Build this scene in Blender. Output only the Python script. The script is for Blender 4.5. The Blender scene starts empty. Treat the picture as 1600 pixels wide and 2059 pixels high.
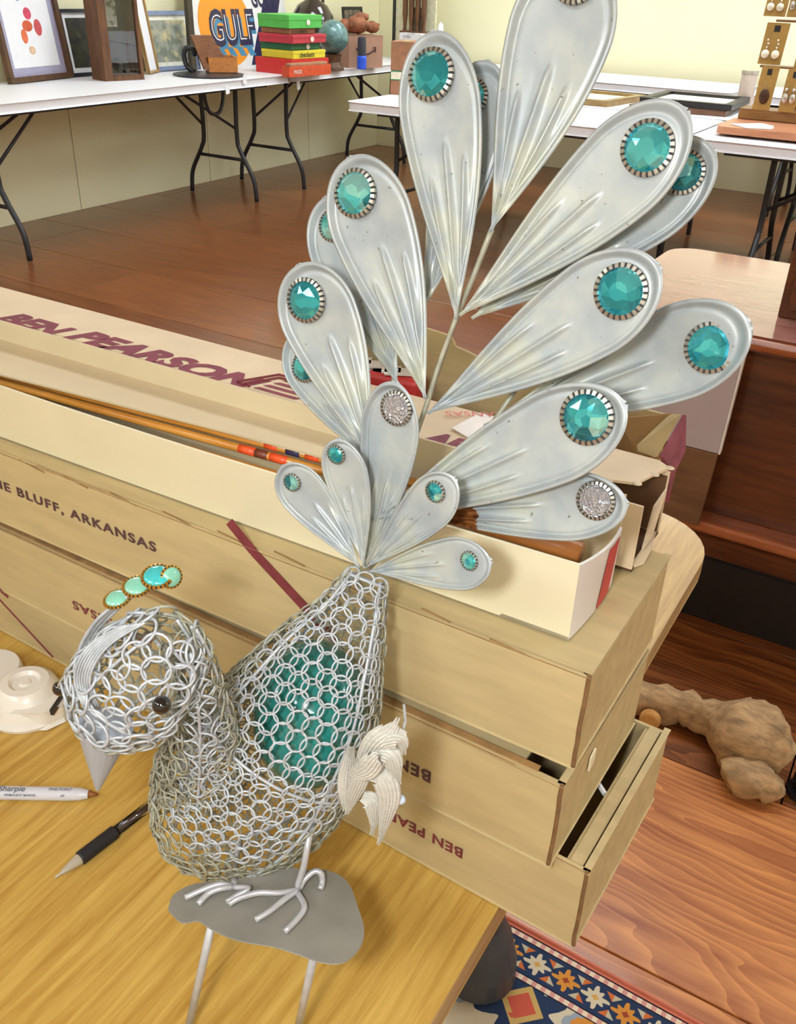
import bpy, bmesh, math, random
from mathutils import Vector, Matrix
random.seed(7)
S = bpy.context.scene
COL = S.collection
V = Vector
PI = math.pi

# ------------------------------------------------------------------ camera
W, HH, FPX = 1600.0, 2059.0, 1850.0
PITCH, ROLL, HEAD, CAMZ = 0.525972, -0.0348755, 0.5255567, 1.33
_F = V((-math.sin(HEAD)*math.cos(PITCH), math.cos(HEAD)*math.cos(PITCH), -math.sin(PITCH)))
_R0 = V((math.cos(HEAD), math.sin(HEAD), 0))
_D0 = _F.cross(_R0)
_R = math.cos(ROLL)*_R0 + math.sin(ROLL)*_D0
_D = _F.cross(_R)
cam_data = bpy.data.cameras.new('camera')
cam = bpy.data.objects.new('camera', cam_data); COL.objects.link(cam)
cam_data.sensor_fit = 'VERTICAL'; cam_data.sensor_height = 36.0
cam_data.sensor_width = 36.0*W/HH
cam_data.lens = 36.0*FPX/HH
cam_data.clip_start = 0.02
cam.matrix_world = Matrix(((_R.x, -_D.x, -_F.x, 0), (_R.y, -_D.y, -_F.y, 0), (_R.z, -_D.z, -_F.z, CAMZ), (0, 0, 0, 1)))
S.camera = cam

# ------------------------------------------------------------------ world, exposure, lights
S.view_settings.view_transform = 'Standard'
S.view_settings.look = 'None'
S.view_settings.gamma = 1.0
S.view_settings.use_curve_mapping = False
S.view_settings.exposure = 0.0
wd = bpy.data.worlds.new('world'); S.world = wd; wd.use_nodes = True
wd.node_tree.nodes['Background'].inputs[0].default_value = (0.9, 0.95, 1, 1)
wd.node_tree.nodes['Background'].inputs[1].default_value = 0.25
LAMP = 14.5           # ceiling panel emission
FLASH = 3.0          # the camera's own flash, left of the lens
fl = bpy.data.lights.new('camera_flash', 'AREA'); fl.energy = FLASH; fl.size = 0.06; fl.color = (.97, 0.98, 1.0)
flo = bpy.data.objects.new('camera_flash', fl); COL.objects.link(flo)
flo.location = V((0, 0, CAMZ)) - _R*0.10 - _F*0.03 - _D*0.02
flo.rotation_euler = _F.to_track_quat('-Z', 'Y').to_euler()

# ------------------------------------------------------------------ picture-to-place helpers (a point of a real plane)
EYE = V((0, 0, CAMZ))
def ray(px, py): return _R*((px-W/2)/FPX) + _D*((py-HH/2)/FPX) + _F
def on_z(px, py, z): d = ray(px, py); return EYE + d*((z-CAMZ)/d.z)
def on_y(px, py, y): d = ray(px, py); return EYE + d*(y/d.y)
def on_x(px, py, x): d = ray(px, py); return EYE + d*(x/d.x)
def on_plane(px, py, p0, n): d = ray(px, py); return EYE + d*((p0-EYE).dot(n)/d.dot(n))
def z_at(p, px, py):
    d = ray(px, py); t = (p[0]*d.x+p[1]*d.y)/(d.x**2+d.y**2); return CAMZ + t*d.z

# ------------------------------------------------------------------ materials
def srgb(r, g, b):
    f = lambda c: (c/255/12.92 if c/255 <= .04045 else ((c/255+.055)/1.055)**2.4)
    return (f(r), f(g), f(b), 1)
class NT:
    def __init__(s, name):
        s.m = bpy.data.materials.new(name); s.m.use_nodes = True; s.t = s.m.node_tree
        s.b = s.t.nodes['Principled BSDF']; s.out = s.t.nodes['Material Output']
    def n(s, kind, **kw):
        x = s.t.nodes.new(kind)
        for k, v in kw.items(): setattr(x, k, v)
        return x
    def l(s, a, b): s.t.links.new(a, b)
    def math(s, op, a, b=None, c=None):
        x = s.n('ShaderNodeMath', operation=op)
        for i, v in enumerate((a, b, c)):
            if v is None: continue
            if hasattr(v, 'links'): s.l(v, x.inputs[i])
            else: x.inputs[i].default_value = v
        return x.outputs[0]
    def mix(s, f, a, b):
        x = s.n('ShaderNodeMix', data_type='RGBA')
        for i, v in ((0, f), (6, a), (7, b)):
            if hasattr(v, 'links'): s.l(v, x.inputs[i])
            else: x.inputs[i].default_value = v
        return x.outputs[2]
    def coord(s, out='Object', scale=(1, 1, 1), rot=(0, 0, 0)):
        tc = s.n('ShaderNodeTexCoord'); mp = s.n('ShaderNodeMapping')
        mp.inputs['Scale'].default_value = scale; mp.inputs['Rotation'].default_value = rot
        s.l(tc.outputs[out], mp.inputs[0]); return mp.outputs[0]
    def noise(s, vec, scale, detail=4, rough=.55, dist=0):
        x = s.n('ShaderNodeTexNoise'); x.inputs['Scale'].default_value = scale; x.inputs['Detail'].default_value = detail
        x.inputs['Roughness'].default_value = rough; x.inputs['Distortion'].default_value = dist
        if vec is not None: s.l(vec, x.inputs['Vector'])
        return x.outputs['Fac']
    def ramp(s, f, *stops, mode='LINEAR'):
        x = s.n('ShaderNodeValToRGB'); cr = x.color_ramp; cr.interpolation = mode
        while len(cr.elements) < len(stops): cr.elements.new(.5)
        for e, (p, c) in zip(cr.elements, stops): e.position = p; e.color = c if len(c) == 4 else (*c, 1)
        s.l(f, x.inputs[0]); return x.outputs[0]
    def bump(s, h, strength=.3, dist=.002):
        x = s.n('ShaderNodeBump'); x.inputs['Strength'].default_value = strength; x.inputs['Distance'].default_value = dist
        s.l(h, x.inputs['Height']); s.l(x.outputs[0], s.b.inputs['Normal'])
    def set(s, **kw):
        for k, v in kw.items():
            k = k.replace('_', ' ')
            if hasattr(v, 'links'): s.l(v, s.b.inputs[k])
            else: s.b.inputs[k].default_value = v
        return s
MATS = {}
def plain(name, col, rough=.5, metal=0, var=.12, scale=30, bump=0, coat=0, stretch=(1, 1, 1), coord='Object', **kw):
    if name in MATS: return MATS[name]
    m = NT(name); vec = m.coord(coord, stretch)
    nz = m.noise(vec, scale)
    d = tuple(c*(1-var) for c in col[:3])+(1,); b = tuple(min(1, c*(1+var)) for c in col[:3])+(1,)
    m.set(Base_Color=m.ramp(nz, (.3, d), (.7, b)), Roughness=rough, Metallic=metal, Coat_Weight=coat, **kw)
    if bump: m.bump(nz, bump)
    MATS[name] = m.m; return m.m
def wood(name, dark, light, scale=6, rough=.4, coat=0, axis=0, stretch=14, rnd=0, cath=0, spec=.5):
    if name in MATS: return MATS[name]
    m = NT(name); sc = [stretch]*3; sc[axis] = 1
    tc = m.n('ShaderNodeTexCoord'); mp = m.n('ShaderNodeMapping'); mp.inputs['Scale'].default_value = sc
    oi = m.n('ShaderNodeObjectInfo'); ad = m.n('ShaderNodeVectorMath', operation='ADD')
    mu = m.n('ShaderNodeVectorMath', operation='SCALE'); m.l(oi.outputs['Location'], mu.inputs[0]); mu.inputs['Scale'].default_value = 1.37
    m.l(tc.outputs['Object'], ad.inputs[0]); m.l(mu.outputs[0], ad.inputs[1]); m.l(ad.outputs[0], mp.inputs[0])
    a = m.noise(mp.outputs[0], scale, 8, .62, .4)
    f = a
    if cath:
        sx_ = m.n('ShaderNodeSeparateXYZ'); m.l(ad.outputs[0], sx_.inputs[0])
        mp2 = m.n('ShaderNodeMapping'); mp2.inputs['Scale'].default_value = [1.3 if i_ == axis else 5.5 for i_ in range(3)]; m.l(ad.outputs[0], mp2.inputs[0])
        big = m.noise(mp2.outputs[0], 1.0, 3, .5, .3)
        ringv = m.math('FRACT', m.math('ADD', m.math('MULTIPLY', sx_.outputs[1 if axis != 1 else 0], cath*3.0), m.math('MULTIPLY', big, cath*.9)))
        tri = m.math('POWER', ringv, 2.2)
        f = m.math('ADD', m.math('MULTIPLY', a, .78), m.math('MULTIPLY', tri, .22))
    if rnd: f = m.math('ADD', f, m.math('MULTIPLY', m.math('SUBTRACT', oi.outputs['Random'], .5), rnd))
    m.set(Base_Color=m.ramp(f, (.28, dark), (.72, light)), Roughness=rough, Coat_Weight=coat, Coat_Roughness=.08, Specular_IOR_Level=spec)
    m.bump(a, .15, .001)
    MATS[name] = m.m; return m.m
def emit(name, col, st):
    if name in MATS: return MATS[name]
    m = NT(name); m.set(Base_Color=(.9, .9, .9, 1), Emission_Color=col, Emission_Strength=st); MATS[name] = m.m; return m.m
def glass(name, col=(1, 1, 1, 1), rough=.02):
    if name in MATS: return MATS[name]
    m = NT(name); m.set(Base_Color=col, Roughness=rough, Transmission_Weight=1.0, IOR=1.45); MATS[name] = m.m; return m.m
def blotch(name, bg, cols, scale=7, seed=0):
    """a loose picture of coloured patches (a print too small or too private to read)"""
    if name in MATS: return MATS[name]
    m = NT(name); vec = m.coord('Object')
    c = bg
    for i, (k, th) in enumerate(cols):
        ad = m.n('ShaderNodeVectorMath', operation='ADD'); m.l(vec, ad.inputs[0]); ad.inputs[1].default_value = (seed+i*3.7, i*1.9, i*5.1)
        f = m.noise(ad.outputs[0], scale, 3, .5, .3)
        c = m.mix(m.ramp(f, (th-.04, (0, 0, 0)), (th+.10, (1, 1, 1))), c, k)
    m.set(Roughness=.5)
    if hasattr(c, 'links'): m.set(Base_Color=c)
    MATS[name] = m.m; return m.m

# ------------------------------------------------------------------ mesh helpers
class MB:
    def __init__(s): s.v = []; s.f = []; s.mi = []; s.uv = None; s.cur = 0
    def add(s, vs, fs):
        o = len(s.v); s.v += [V(p) for p in vs]; s.f += [[i+o for i in q] for q in fs]; s.mi += [s.cur]*len(fs); return s
    def box(s, c, d, rot=None):
        c = V(c); R = rot or Matrix.Identity(3); h = [x/2 for x in d]
        vs = [c + R @ V((x*h[0], y*h[1], z*h[2])) for x in (-1, 1) for y in (-1, 1) for z in (-1, 1)]
        return s.add(vs, [(0, 1, 3, 2), (4, 6, 7, 5), (0, 4, 5, 1), (2, 3, 7, 6), (0, 2, 6, 4), (1, 5, 7, 3)])
    def hexa(s, bot, top):
        """four bottom and four top corners, same winding (counter-clockwise from above)"""
        return s.add(list(bot)+list(top), [(3, 2, 1, 0), (4, 5, 6, 7), (0, 1, 5, 4), (1, 2, 6, 5), (2, 3, 7, 6), (3, 0, 4, 7)])
    def slab(s, pts, vec):
        """polygon (a list of points) thickened by vec"""
        n = len(pts); pts = [V(p) for p in pts]; vec = V(vec)
        a = sum(((pts[i]-pts[0]).cross(pts[(i+1) % n]-pts[0]) for i in range(n)), V((0, 0, 0)))
        if a.dot(vec) > 0: pts = pts[::-1]
        fs = [list(range(n)), list(range(2*n-1, n-1, -1))]
        fs += [(i, i+n, (i+1) % n+n, (i+1) % n)[::-1] for i in range(n)]
        return s.add(pts+[p+vec for p in pts], [list(q) for q in fs])
    def tube(s, path, r, seg=8, closed=False, cap=True):
        path = [V(p) for p in path]; n = len(path)
        rr = r if isinstance(r, (list, tuple)) else [r]*n
        vs = []; prev = None
        for i, p in enumerate(path):
            a = path[(i-1) % n] if (i or closed) else p; b = path[(i+1) % n] if (i < n-1 or closed) else p
            t = (b-a).normalized()
            if prev is None:
                u = t.cross(V((0, 0, 1)));  u = u if u.length > .01 else t.cross(V((0, 1, 0)))
            else: u = prev - t*prev.dot(t)
            u.normalize(); prev = u; w = t.cross(u)
            vs += [p + (u*math.cos(2*PI*k/seg)+w*math.sin(2*PI*k/seg))*rr[i] for k in range(seg)]
        fs = []
        for i in range(n if closed else n-1):
            j = (i+1) % n
            for k in range(seg):
                k2 = (k+1) % seg; fs.append((i*seg+k, i*seg+k2, j*seg+k2, j*seg+k))
        if cap and not closed: fs += [list(range(seg))[::-1], [(n-1)*seg+k for k in range(seg)]]
        return s.add(vs, fs)
    def lathe(s, prof, c=(0, 0, 0), seg=24, axis=V((0, 0, 1)), up=None):
        """profile of (radius, height)"""
        c = V(c); axis = V(axis).normalized(); u = axis.orthogonal().normalized() if up is None else up; w = axis.cross(u)
        vs = []
        for r, h in prof: vs += [c + axis*h + (u*math.cos(2*PI*k/seg)+w*math.sin(2*PI*k/seg))*max(r, 1e-5) for k in range(seg)]
        fs = [(i*seg+k, i*seg+(k+1) % seg, (i+1)*seg+(k+1) % seg, (i+1)*seg+k) for i in range(len(prof)-1) for k in range(seg)]
        fs += [list(range(seg))[::-1], [(len(prof)-1)*seg+k for k in range(seg)]]
        return s.add(vs, fs)
    def ball(s, c, r, seg=16, rows=10, sq=(1, 1, 1), M=None):
        vs = []; M = M or Matrix.Identity(3)
        for i in range(rows+1):
            a = PI*i/rows
            for k in range(seg):
                b = 2*PI*k/seg
                vs.append(V(c) + M @ V((math.sin(a)*math.cos(b)*r*sq[0], math.sin(a)*math.sin(b)*r*sq[1], math.cos(a)*r*sq[2])))
        fs = [(i*seg+k, (i+1)*seg+k, (i+1)*seg+(k+1) % seg, i*seg+(k+1) % seg) for i in range(rows) for k in range(seg)]
        return s.add(vs, fs)
    def build(s, name, mat, parent=None, smooth=False, bevel=0, kind=None, label=None, uv=None, mats=None, bseg=2, split=0):
        me = bpy.data.meshes.new(name); me.from_pydata([tuple(p) for p in s.v], [], [list(f) for f in s.f]); me.update()
        for m in (mats or [mat]): me.materials.append(m)
        if mats:
            for p, i in zip(me.polygons, s.mi): p.material_index = i
        if smooth:
            for p in me.polygons: p.use_smooth = True
        o = bpy.data.objects.new(name, me); COL.objects.link(o)
        if bevel:
            b = o.modifiers.new('bevel', 'BEVEL'); b.width = bevel; b.segments = bseg; b.limit_method = 'ANGLE'; b.angle_limit = .6
        setparent(o, parent)
        if split:
            e_ = o.modifiers.new('edges', 'EDGE_SPLIT'); e_.split_angle = split
        if kind: o['kind'] = kind
        if label: o['label'] = label
        return o
WM = {}
def setparent(o, parent):
    if parent is None: return
    o.parent = parent
    o.matrix_parent_inverse = wm(parent).inverted()
def wm(o):
    if o.parent is None: return o.matrix_basis.copy()
    return wm(o.parent) @ o.matrix_parent_inverse @ o.matrix_basis
def thing(name, loc, label, cat, group=None):
    o = bpy.data.objects.new(name, None); COL.objects.link(o); o.location = loc; o.empty_display_size = .05
    o['label'] = label; o['category'] = cat
    if group: o['group'] = group
    return o
def tag(o, label, cat, group=None):
    o['label'] = label; o['category'] = cat
    if group: o['group'] = group
    return o
def struct(o): o['kind'] = 'structure'; return o
def text(name, body, size, origin, right, up, mat, parent, bold=.015, extrude=.0, shear=0, align='LEFT', space=1.0, label=None, fit=None):
    cu = bpy.data.curves.new(name, 'FONT'); cu.body = body; cu.size = size; cu.offset = bold*size; cu.extrude = extrude; cu.shear = shear
    cu.align_x = align; cu.space_character = space; cu.resolution_u = 3
    tmp = bpy.data.objects.new(name, cu); COL.objects.link(tmp)
    dg = bpy.context.evaluated_depsgraph_get(); dg.update()
    me = bpy.data.meshes.new_from_object(tmp.evaluated_get(dg)); bpy.data.objects.remove(tmp)
    me.name = name; me.materials.clear(); me.materials.append(mat)
    if fit:
        x0 = min(v.co.x for v in me.vertices); x1 = max(v.co.x for v in me.vertices); k = fit/(x1-x0)
        for v in me.vertices: v.co.x = (v.co.x-x0)*k
    r = V(right).normalized(); n = r.cross(V(up)).normalized(); u = n.cross(r)
    M = Matrix(((r.x, u.x, n.x, origin[0]), (r.y, u.y, n.y, origin[1]), (r.z, u.z, n.z, origin[2]), (0, 0, 0, 1)))
    me.transform(M)
    o = bpy.data.objects.new(name, me); COL.objects.link(o); setparent(o, parent)
    if label: o['label'] = label
    return o
def rz(a): return Matrix.Rotation(a, 3, 'Z')
def arc(c, u, w, r, a0, a1, n): return [V(c)+V(u)*r*math.cos(a0+(a1-a0)*i/n)+V(w)*r*math.sin(a0+(a1-a0)*i/n) for i in range(n+1)]
def smooth_path(pts, n=8):
    pts = [V(p) for p in pts]; out = []
    P = [pts[0]*2-pts[1]]+pts+[pts[-1]*2-pts[-2]]
    for i in range(1, len(P)-2):
        a, b, c, d = P[i-1:i+3]
        for k in range(n):
            t = k/n
            out.append(.5*((2*b)+(c-a)*t+(2*a-5*b+4*c-d)*t*t+(3*b-a-3*c+d)*t**3))
    return out+[pts[-1]]

# palette
WALL = plain('cream_wall_paint', srgb(232, 226, 190), .7, var=.02, scale=3)
TABLEWHITE = plain('white_table_plastic', srgb(232, 231, 236), .42, var=.015, scale=60, bump=.04)
BLACKTUBE = plain('black_tube_enamel', (.022, .022, .027, 1), .35, var=.1)
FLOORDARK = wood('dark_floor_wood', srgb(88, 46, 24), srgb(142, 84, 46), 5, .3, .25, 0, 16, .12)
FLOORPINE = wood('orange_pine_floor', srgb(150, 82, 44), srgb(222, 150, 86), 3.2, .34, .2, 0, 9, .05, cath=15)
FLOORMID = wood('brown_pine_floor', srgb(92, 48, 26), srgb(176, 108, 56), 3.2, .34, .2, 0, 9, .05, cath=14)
OAK = wood('honey_oak_laminate', srgb(172, 128, 50), srgb(218, 182, 96), 9, .38, .12, 1, 16)
OAKEDGE = wood('oak_edge_band', srgb(146, 112, 74), srgb(190, 160, 108), 9, .5, 0, 1, 16)
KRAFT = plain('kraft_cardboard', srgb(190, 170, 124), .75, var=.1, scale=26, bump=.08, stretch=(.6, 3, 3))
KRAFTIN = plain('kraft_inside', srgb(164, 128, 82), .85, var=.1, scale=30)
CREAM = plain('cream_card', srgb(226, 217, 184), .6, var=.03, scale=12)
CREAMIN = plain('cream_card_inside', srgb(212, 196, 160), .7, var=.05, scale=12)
LIDCARD = plain('worn_lid_card', srgb(224, 204, 170), .65, var=.07, scale=18)
WORNEDGE = plain('torn_card_fibre', srgb(150, 116, 70), .9, var=.25, scale=80)
MAROON = plain('maroon_ink', srgb(118, 48, 52), .7, var=.2, scale=90)
PURPLE = plain('faded_red_ink', srgb(128, 48, 66), .7, var=.15, scale=70)
INKDARK = plain('dark_print_ink', srgb(84, 54, 56), .7, var=.2, scale=90)
# ------------------------------------------------------------------ the room
XL, YB, XR, YF, ZC = -4.78, 7.62, 4.6, -3.2, 2.75
struct(MB().box(((XL+XR)/2, (YB+YF)/2, -.06), (XR-XL+.4, YB-YF+.4, .08)).build('floor', plain('floor_gap_dark', (.02, .012, .008, 1), .8)))
floor = bpy.data.objects['floor']
struct(MB().box(((XL+XR)/2, (YB+YF)/2, ZC+.05), (XR-XL+.4, YB-YF+.4, .1)).build('ceiling', plain('ceiling_white', srgb(226, 224, 214), .9, var=.02)))
wl = struct(MB().box((XL-.08, (YB+YF)/2, ZC/2), (.1, YB-YF+.2, ZC+.1)).build('wall_left', plain('wall_seam', srgb(170, 165, 135), .9)))
wb = struct(MB().box(((XL+XR)/2, YB+.05, ZC/2), (XR-XL+.2, .1, ZC+.1)).build('wall_back', WALL))
struct(MB().box((XR+.05, (YB+YF)/2, ZC/2), (.1, YB-YF+.2, ZC+.1)).build('wall_right', WALL))
struct(MB().box(((XL+XR)/2, YF-.05, ZC/2), (XR-XL+.2, .1, ZC+.1)).build('wall_front', WALL))
y = YF; base_panel = None                                 # the panelled left wall: boards with open joints
while y < YB-.02:
    w = min(1.22, YB-y)
    MB().box((XL-.012, y+w/2, ZC/2), (.03, w-.005, ZC)).build('wall_panel', WALL, wl, bevel=.002)
    y += 1.22
# floor boards: three boards end to end per row
edges = [YF+.47*i for i in range(40)]
off = .978-min(edges, key=lambda e: abs(e-.978)); y = YF+off-.47; row = 0
proto = {}
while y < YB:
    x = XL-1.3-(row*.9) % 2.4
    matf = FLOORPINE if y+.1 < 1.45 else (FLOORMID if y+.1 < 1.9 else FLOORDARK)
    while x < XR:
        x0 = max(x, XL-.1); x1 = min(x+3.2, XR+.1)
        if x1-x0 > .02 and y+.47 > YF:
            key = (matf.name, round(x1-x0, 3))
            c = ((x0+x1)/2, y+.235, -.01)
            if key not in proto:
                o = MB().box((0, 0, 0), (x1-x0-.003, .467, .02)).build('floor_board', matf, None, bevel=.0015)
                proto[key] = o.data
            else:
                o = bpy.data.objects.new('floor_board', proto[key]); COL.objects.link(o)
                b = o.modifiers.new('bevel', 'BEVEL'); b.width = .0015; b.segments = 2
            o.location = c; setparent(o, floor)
        x += 3.2
    y += .47; row += 1
# ceiling light panels (off the picture, they light the room)
diff = emit('lamp_diffuser', (.87, .945, 1, 1), LAMP)
for i, lx in enumerate((-3.2, -.9, 1.4, 3.4)):
    for j, ly in enumerate((-1.7, 2.6, 4.9, 6.6)):  # farthest row added to brighten the back wall
        t = thing('ceiling_light', (lx, ly, ZC), 'white ceiling light panel, %s from the left in the %s row' % (('first', 'second', 'third', 'fourth')[i], ('nearest', 'second', 'third', 'added farthest')[j]), 'ceiling light', 'ceiling light panels')
        MB().box((lx, ly, ZC-.02), (1.24, .64, .036)).build('light_frame', plain('lamp_frame_white', (.8, .8, .8, 1), .4), t, bevel=.004)
        MB().box((lx, ly, ZC-.041), (1.16, .56, .006)).build('diffuser', diff, t)

# ------------------------------------------------------------------ folding tables
def leg_set(parent, org, U, Wd, ztop, half, brace):
    """one wishbone leg pair: org on the floor under the pair, Wd across the table, U along it (towards the table's middle)"""
    for s in (-1, 1):
        pts = [org+Wd*s*half*.52+V((0, 0, ztop)), org+Wd*s*half*.5+V((0, 0, ztop*.55)), org+Wd*s*half*.6+V((0, 0, ztop*.42)), org+Wd*s*half*.93+V((0, 0, ztop*.2)), org+Wd*s*half+V((0, 0, .005))]
        MB().tube(smooth_path(pts, 5), .0145, 8).build('leg', BLACKTUBE, parent, smooth=True)
    a = org+Wd*half*.72+V((0, 0, ztop*.36)); b = org-Wd*half*.72+V((0, 0, ztop*.36))
    MB().tube([a, b], .011, 8).build('crossbar', BLACKTUBE, parent, smooth=True)
    for s in (-1, 1):
        a = org+Wd*s*half*.5+V((0, 0, ztop*.62)); b = org+U*brace+Wd*s*half*.1+V((0, 0, ztop-.012))
        MB().tube([a, b], .009, 6).build('brace', BLACKTUBE, parent, smooth=True)
def rounded_rect(cx, cy, lx, ly, r, n=5, rot=0):
    pts = []
    for sx, sy, a0 in ((1, 1, 0), (-1, 1, PI/2), (-1, -1, PI), (1, -1, 1.5*PI)):
        for i in range(n+1):
            a = a0+PI/2*i/n; pts.append(V((sx*(lx/2-r)+r*math.cos(a), sy*(ly/2-r)+r*math.sin(a), 0)))
    R = rz(rot); return [R @ p + V((cx, cy, 0)) for p in pts]
def folding_table(c, length, depth, ztop, ang, label, group, inset=.29):
    t = thing('folding_table', (c[0], c[1], 0), label, 'folding table', group)
    U = rz(ang) @ V((1, 0, 0)); Wd = rz(ang) @ V((0, 1, 0)); C = V((c[0], c[1], 0))
    MB().slab([p+V((0, 0, ztop-.045)) for p in rounded_rect(c[0], c[1], length, depth, .05, rot=ang)], (0, 0, .045)).build('table_top', TABLEWHITE, t, bevel=.008)
    for s in (-1, 1): MB().box(C+Wd*s*(depth/2-.09)+V((0, 0, ztop-.055)), (length-.3, .02, .025), rz(ang)).build('apron_rail', BLACKTUBE, t)
    for s in (-1, 1): leg_set(t, C+U*s*(length/2-inset), U*-s, Wd, ztop-.05, depth/2-.09, .42)
    return t
LT = .765                                  # tops of the tables along the left wall
folding_table((-4.35, 4.055), 2.44, .75, LT, PI/2, 'long white folding table on black legs carrying the framed pictures', 'folding tables along the left wall')
folding_table((-4.35, 6.215), 1.83, .75, LT, PI/2, 'white folding table in the far corner carrying the stack of board games', 'folding tables along the left wall', inset=.22)
RT = .745                                  # the tables in the middle and along the back wall
folding_table((-2.10, 4.86), 1.83, .75, RT, 0, 'white folding table right behind the tallest silver feather, near row', 'white folding tables in the middle', inset=.19)
folding_table((-.24, 4.86), 1.83, .75, RT, 0, 'white folding table carrying the earring display at the right', 'white folding tables in the middle', inset=.35)
folding_table((-2.05, 5.645), 1.83, .75, RT, 0, 'white folding table with flat picture frames on it, second row', 'white folding tables in the middle')
folding_table((-.17, 5.645), 1.83, .75, RT, 0, 'white folding table behind the earring display, second row', 'white folding tables in the middle')
folding_table((-2.72, 7.12), 2.44, .76, RT, -.03, 'white folding table in the far corner against the back wall', 'white folding tables along the back wall')
folding_table((-.20, 7.05), 2.44, .76, RT, -.03, 'white folding table along the back wall at the right', 'white folding tables along the back wall')
# ------------------------------------------------------------------ dark desk at the right
t = thing('desk', (.2, 2.2, 0), 'glossy reddish brown wooden desk behind the cardboard boxes at the right', 'desk')
DESKTOP = wood('glossy_pinkish_mahogany', srgb(156, 98, 86), srgb(190, 134, 124), 4, .12, 1.0, 0, 10)
MAHOG = wood('dark_mahogany', srgb(64, 32, 18), srgb(116, 64, 36), 5, .28, .25, 0, 10)
MAHOGLIT = wood('lit_mahogany_edge', srgb(140, 76, 44), srgb(182, 108, 68), 6, .3, .3, 0, 10)  # lighter copy of the mahogany: light on rail and shelf put into the colour
tl = on_z(1350, 482, .735); fr = on_z(1590, 694, .735)
x0, y1, y0 = -.63, 2.52, 1.90
rr = [V((x0, y0, .70)), V((1.3, y0, .70)), V((1.3, y1, .70))] + [V((x0+.07+.07*math.cos(a), y1-.07+.07*math.sin(a), .70)) for a in [PI/2+PI/2*i/6 for i in range(7)]]
MB().slab(rr, (0, 0, .032)).build('desk_top', DESKTOP, t, bevel=.006)
MB().box(((x0+.02+1.25)/2, y0+.045, .50), (1.25-x0-.02, .022, .40)).build('front_panel', MAHOG, t, bevel=.002)
MB().box(((x0+.02+1.25)/2, y0+.01, .715), (1.25-x0+.05, .05, .028)).build('front_rail', MAHOGLIT, t, bevel=.012)
MB().box(((x0+1.25)/2, y0+.10, .285), (1.25-x0, .24, .03)).build('foot_shelf', MAHOGLIT, t, bevel=.008)
MB().box(((x0+1.25)/2, y0+.08, .215), (1.25-x0-.02, .03, .11)).build('apron_board', MAHOG, t, bevel=.002)
MB().box((x0+.05, (y0+y1)/2+.06, .35), (.03, y1-y0-.12, .70)).build('side_panel', MAHOG, t, bevel=.002)
MB().box((1.22, (y0+y1)/2+.06, .35), (.03, y1-y0-.12, .70)).build('side_panel', MAHOG, t, bevel=.002)
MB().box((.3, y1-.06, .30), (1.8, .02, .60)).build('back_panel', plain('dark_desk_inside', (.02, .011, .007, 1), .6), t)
MB().box(((x0+1.25)/2, y0+.06, .085), (1.25-x0-.02, .02, .166)).build('gap_shade_panel', plain('painted_gap_shade', (.014, .007, .004, 1), .95), t)  # added near-black panel: paints the shade in the gap under the desk
p = on_z(1558, 642, .732)
t = thing('standing_cabinet', (p.x+.25, p.y+.17, .732), 'tall dark brown wooden cabinet standing on the glossy desk at the right edge', 'cabinet')
MB().box((p.x+.25, p.y+.17, .732+.25), (.5, .30, .5)).build('carcass', MAHOG, t, bevel=.003)
for k in (0, 1): MB().box((p.x+.13+.24*k, p.y+.013, .732+.24), (.225, .014, .44)).build('door', MAHOG, t, bevel=.004)
# pale area on the desk front, built as a leaning board
t = thing('pale_patch_board', (-.45, 1.84, .31), 'pale lilac grey patch on the dark desk front, built as a white edged board', 'board')
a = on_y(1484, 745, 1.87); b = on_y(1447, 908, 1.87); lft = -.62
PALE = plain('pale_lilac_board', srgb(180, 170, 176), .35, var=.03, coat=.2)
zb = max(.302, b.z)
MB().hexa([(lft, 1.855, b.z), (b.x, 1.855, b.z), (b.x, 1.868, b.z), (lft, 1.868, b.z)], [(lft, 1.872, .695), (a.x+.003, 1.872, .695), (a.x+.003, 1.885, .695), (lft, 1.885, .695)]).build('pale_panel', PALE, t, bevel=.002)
MB().hexa([(lft, 1.852, .301), (b.x-.008, 1.852, .301), (b.x-.008, 1.868, .301), (lft, 1.868, .301)], [(lft, 1.855, b.z-.001), (b.x, 1.855, b.z-.001), (b.x, 1.868, b.z-.001), (lft, 1.868, b.z-.001)]).build('shaded_base_strip', wood('painted_shade_strip', srgb(96, 66, 44), srgb(128, 92, 64), 5, .5, 0, 0, 8), t, bevel=.002)  # shade over the lower part, put in as a brown strip
MB().hexa([(b.x, 1.854, b.z), (b.x+.004, 1.854, b.z), (b.x+.004, 1.869, b.z), (b.x, 1.869, b.z)], [(a.x+.003, 1.871, .695), (a.x+.007, 1.871, .695), (a.x+.007, 1.886, .695), (a.x+.003, 1.886, .695)]).build('white_edge', plain('white_edge_band', (.8, .8, .78, 1), .5), t)

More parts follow.
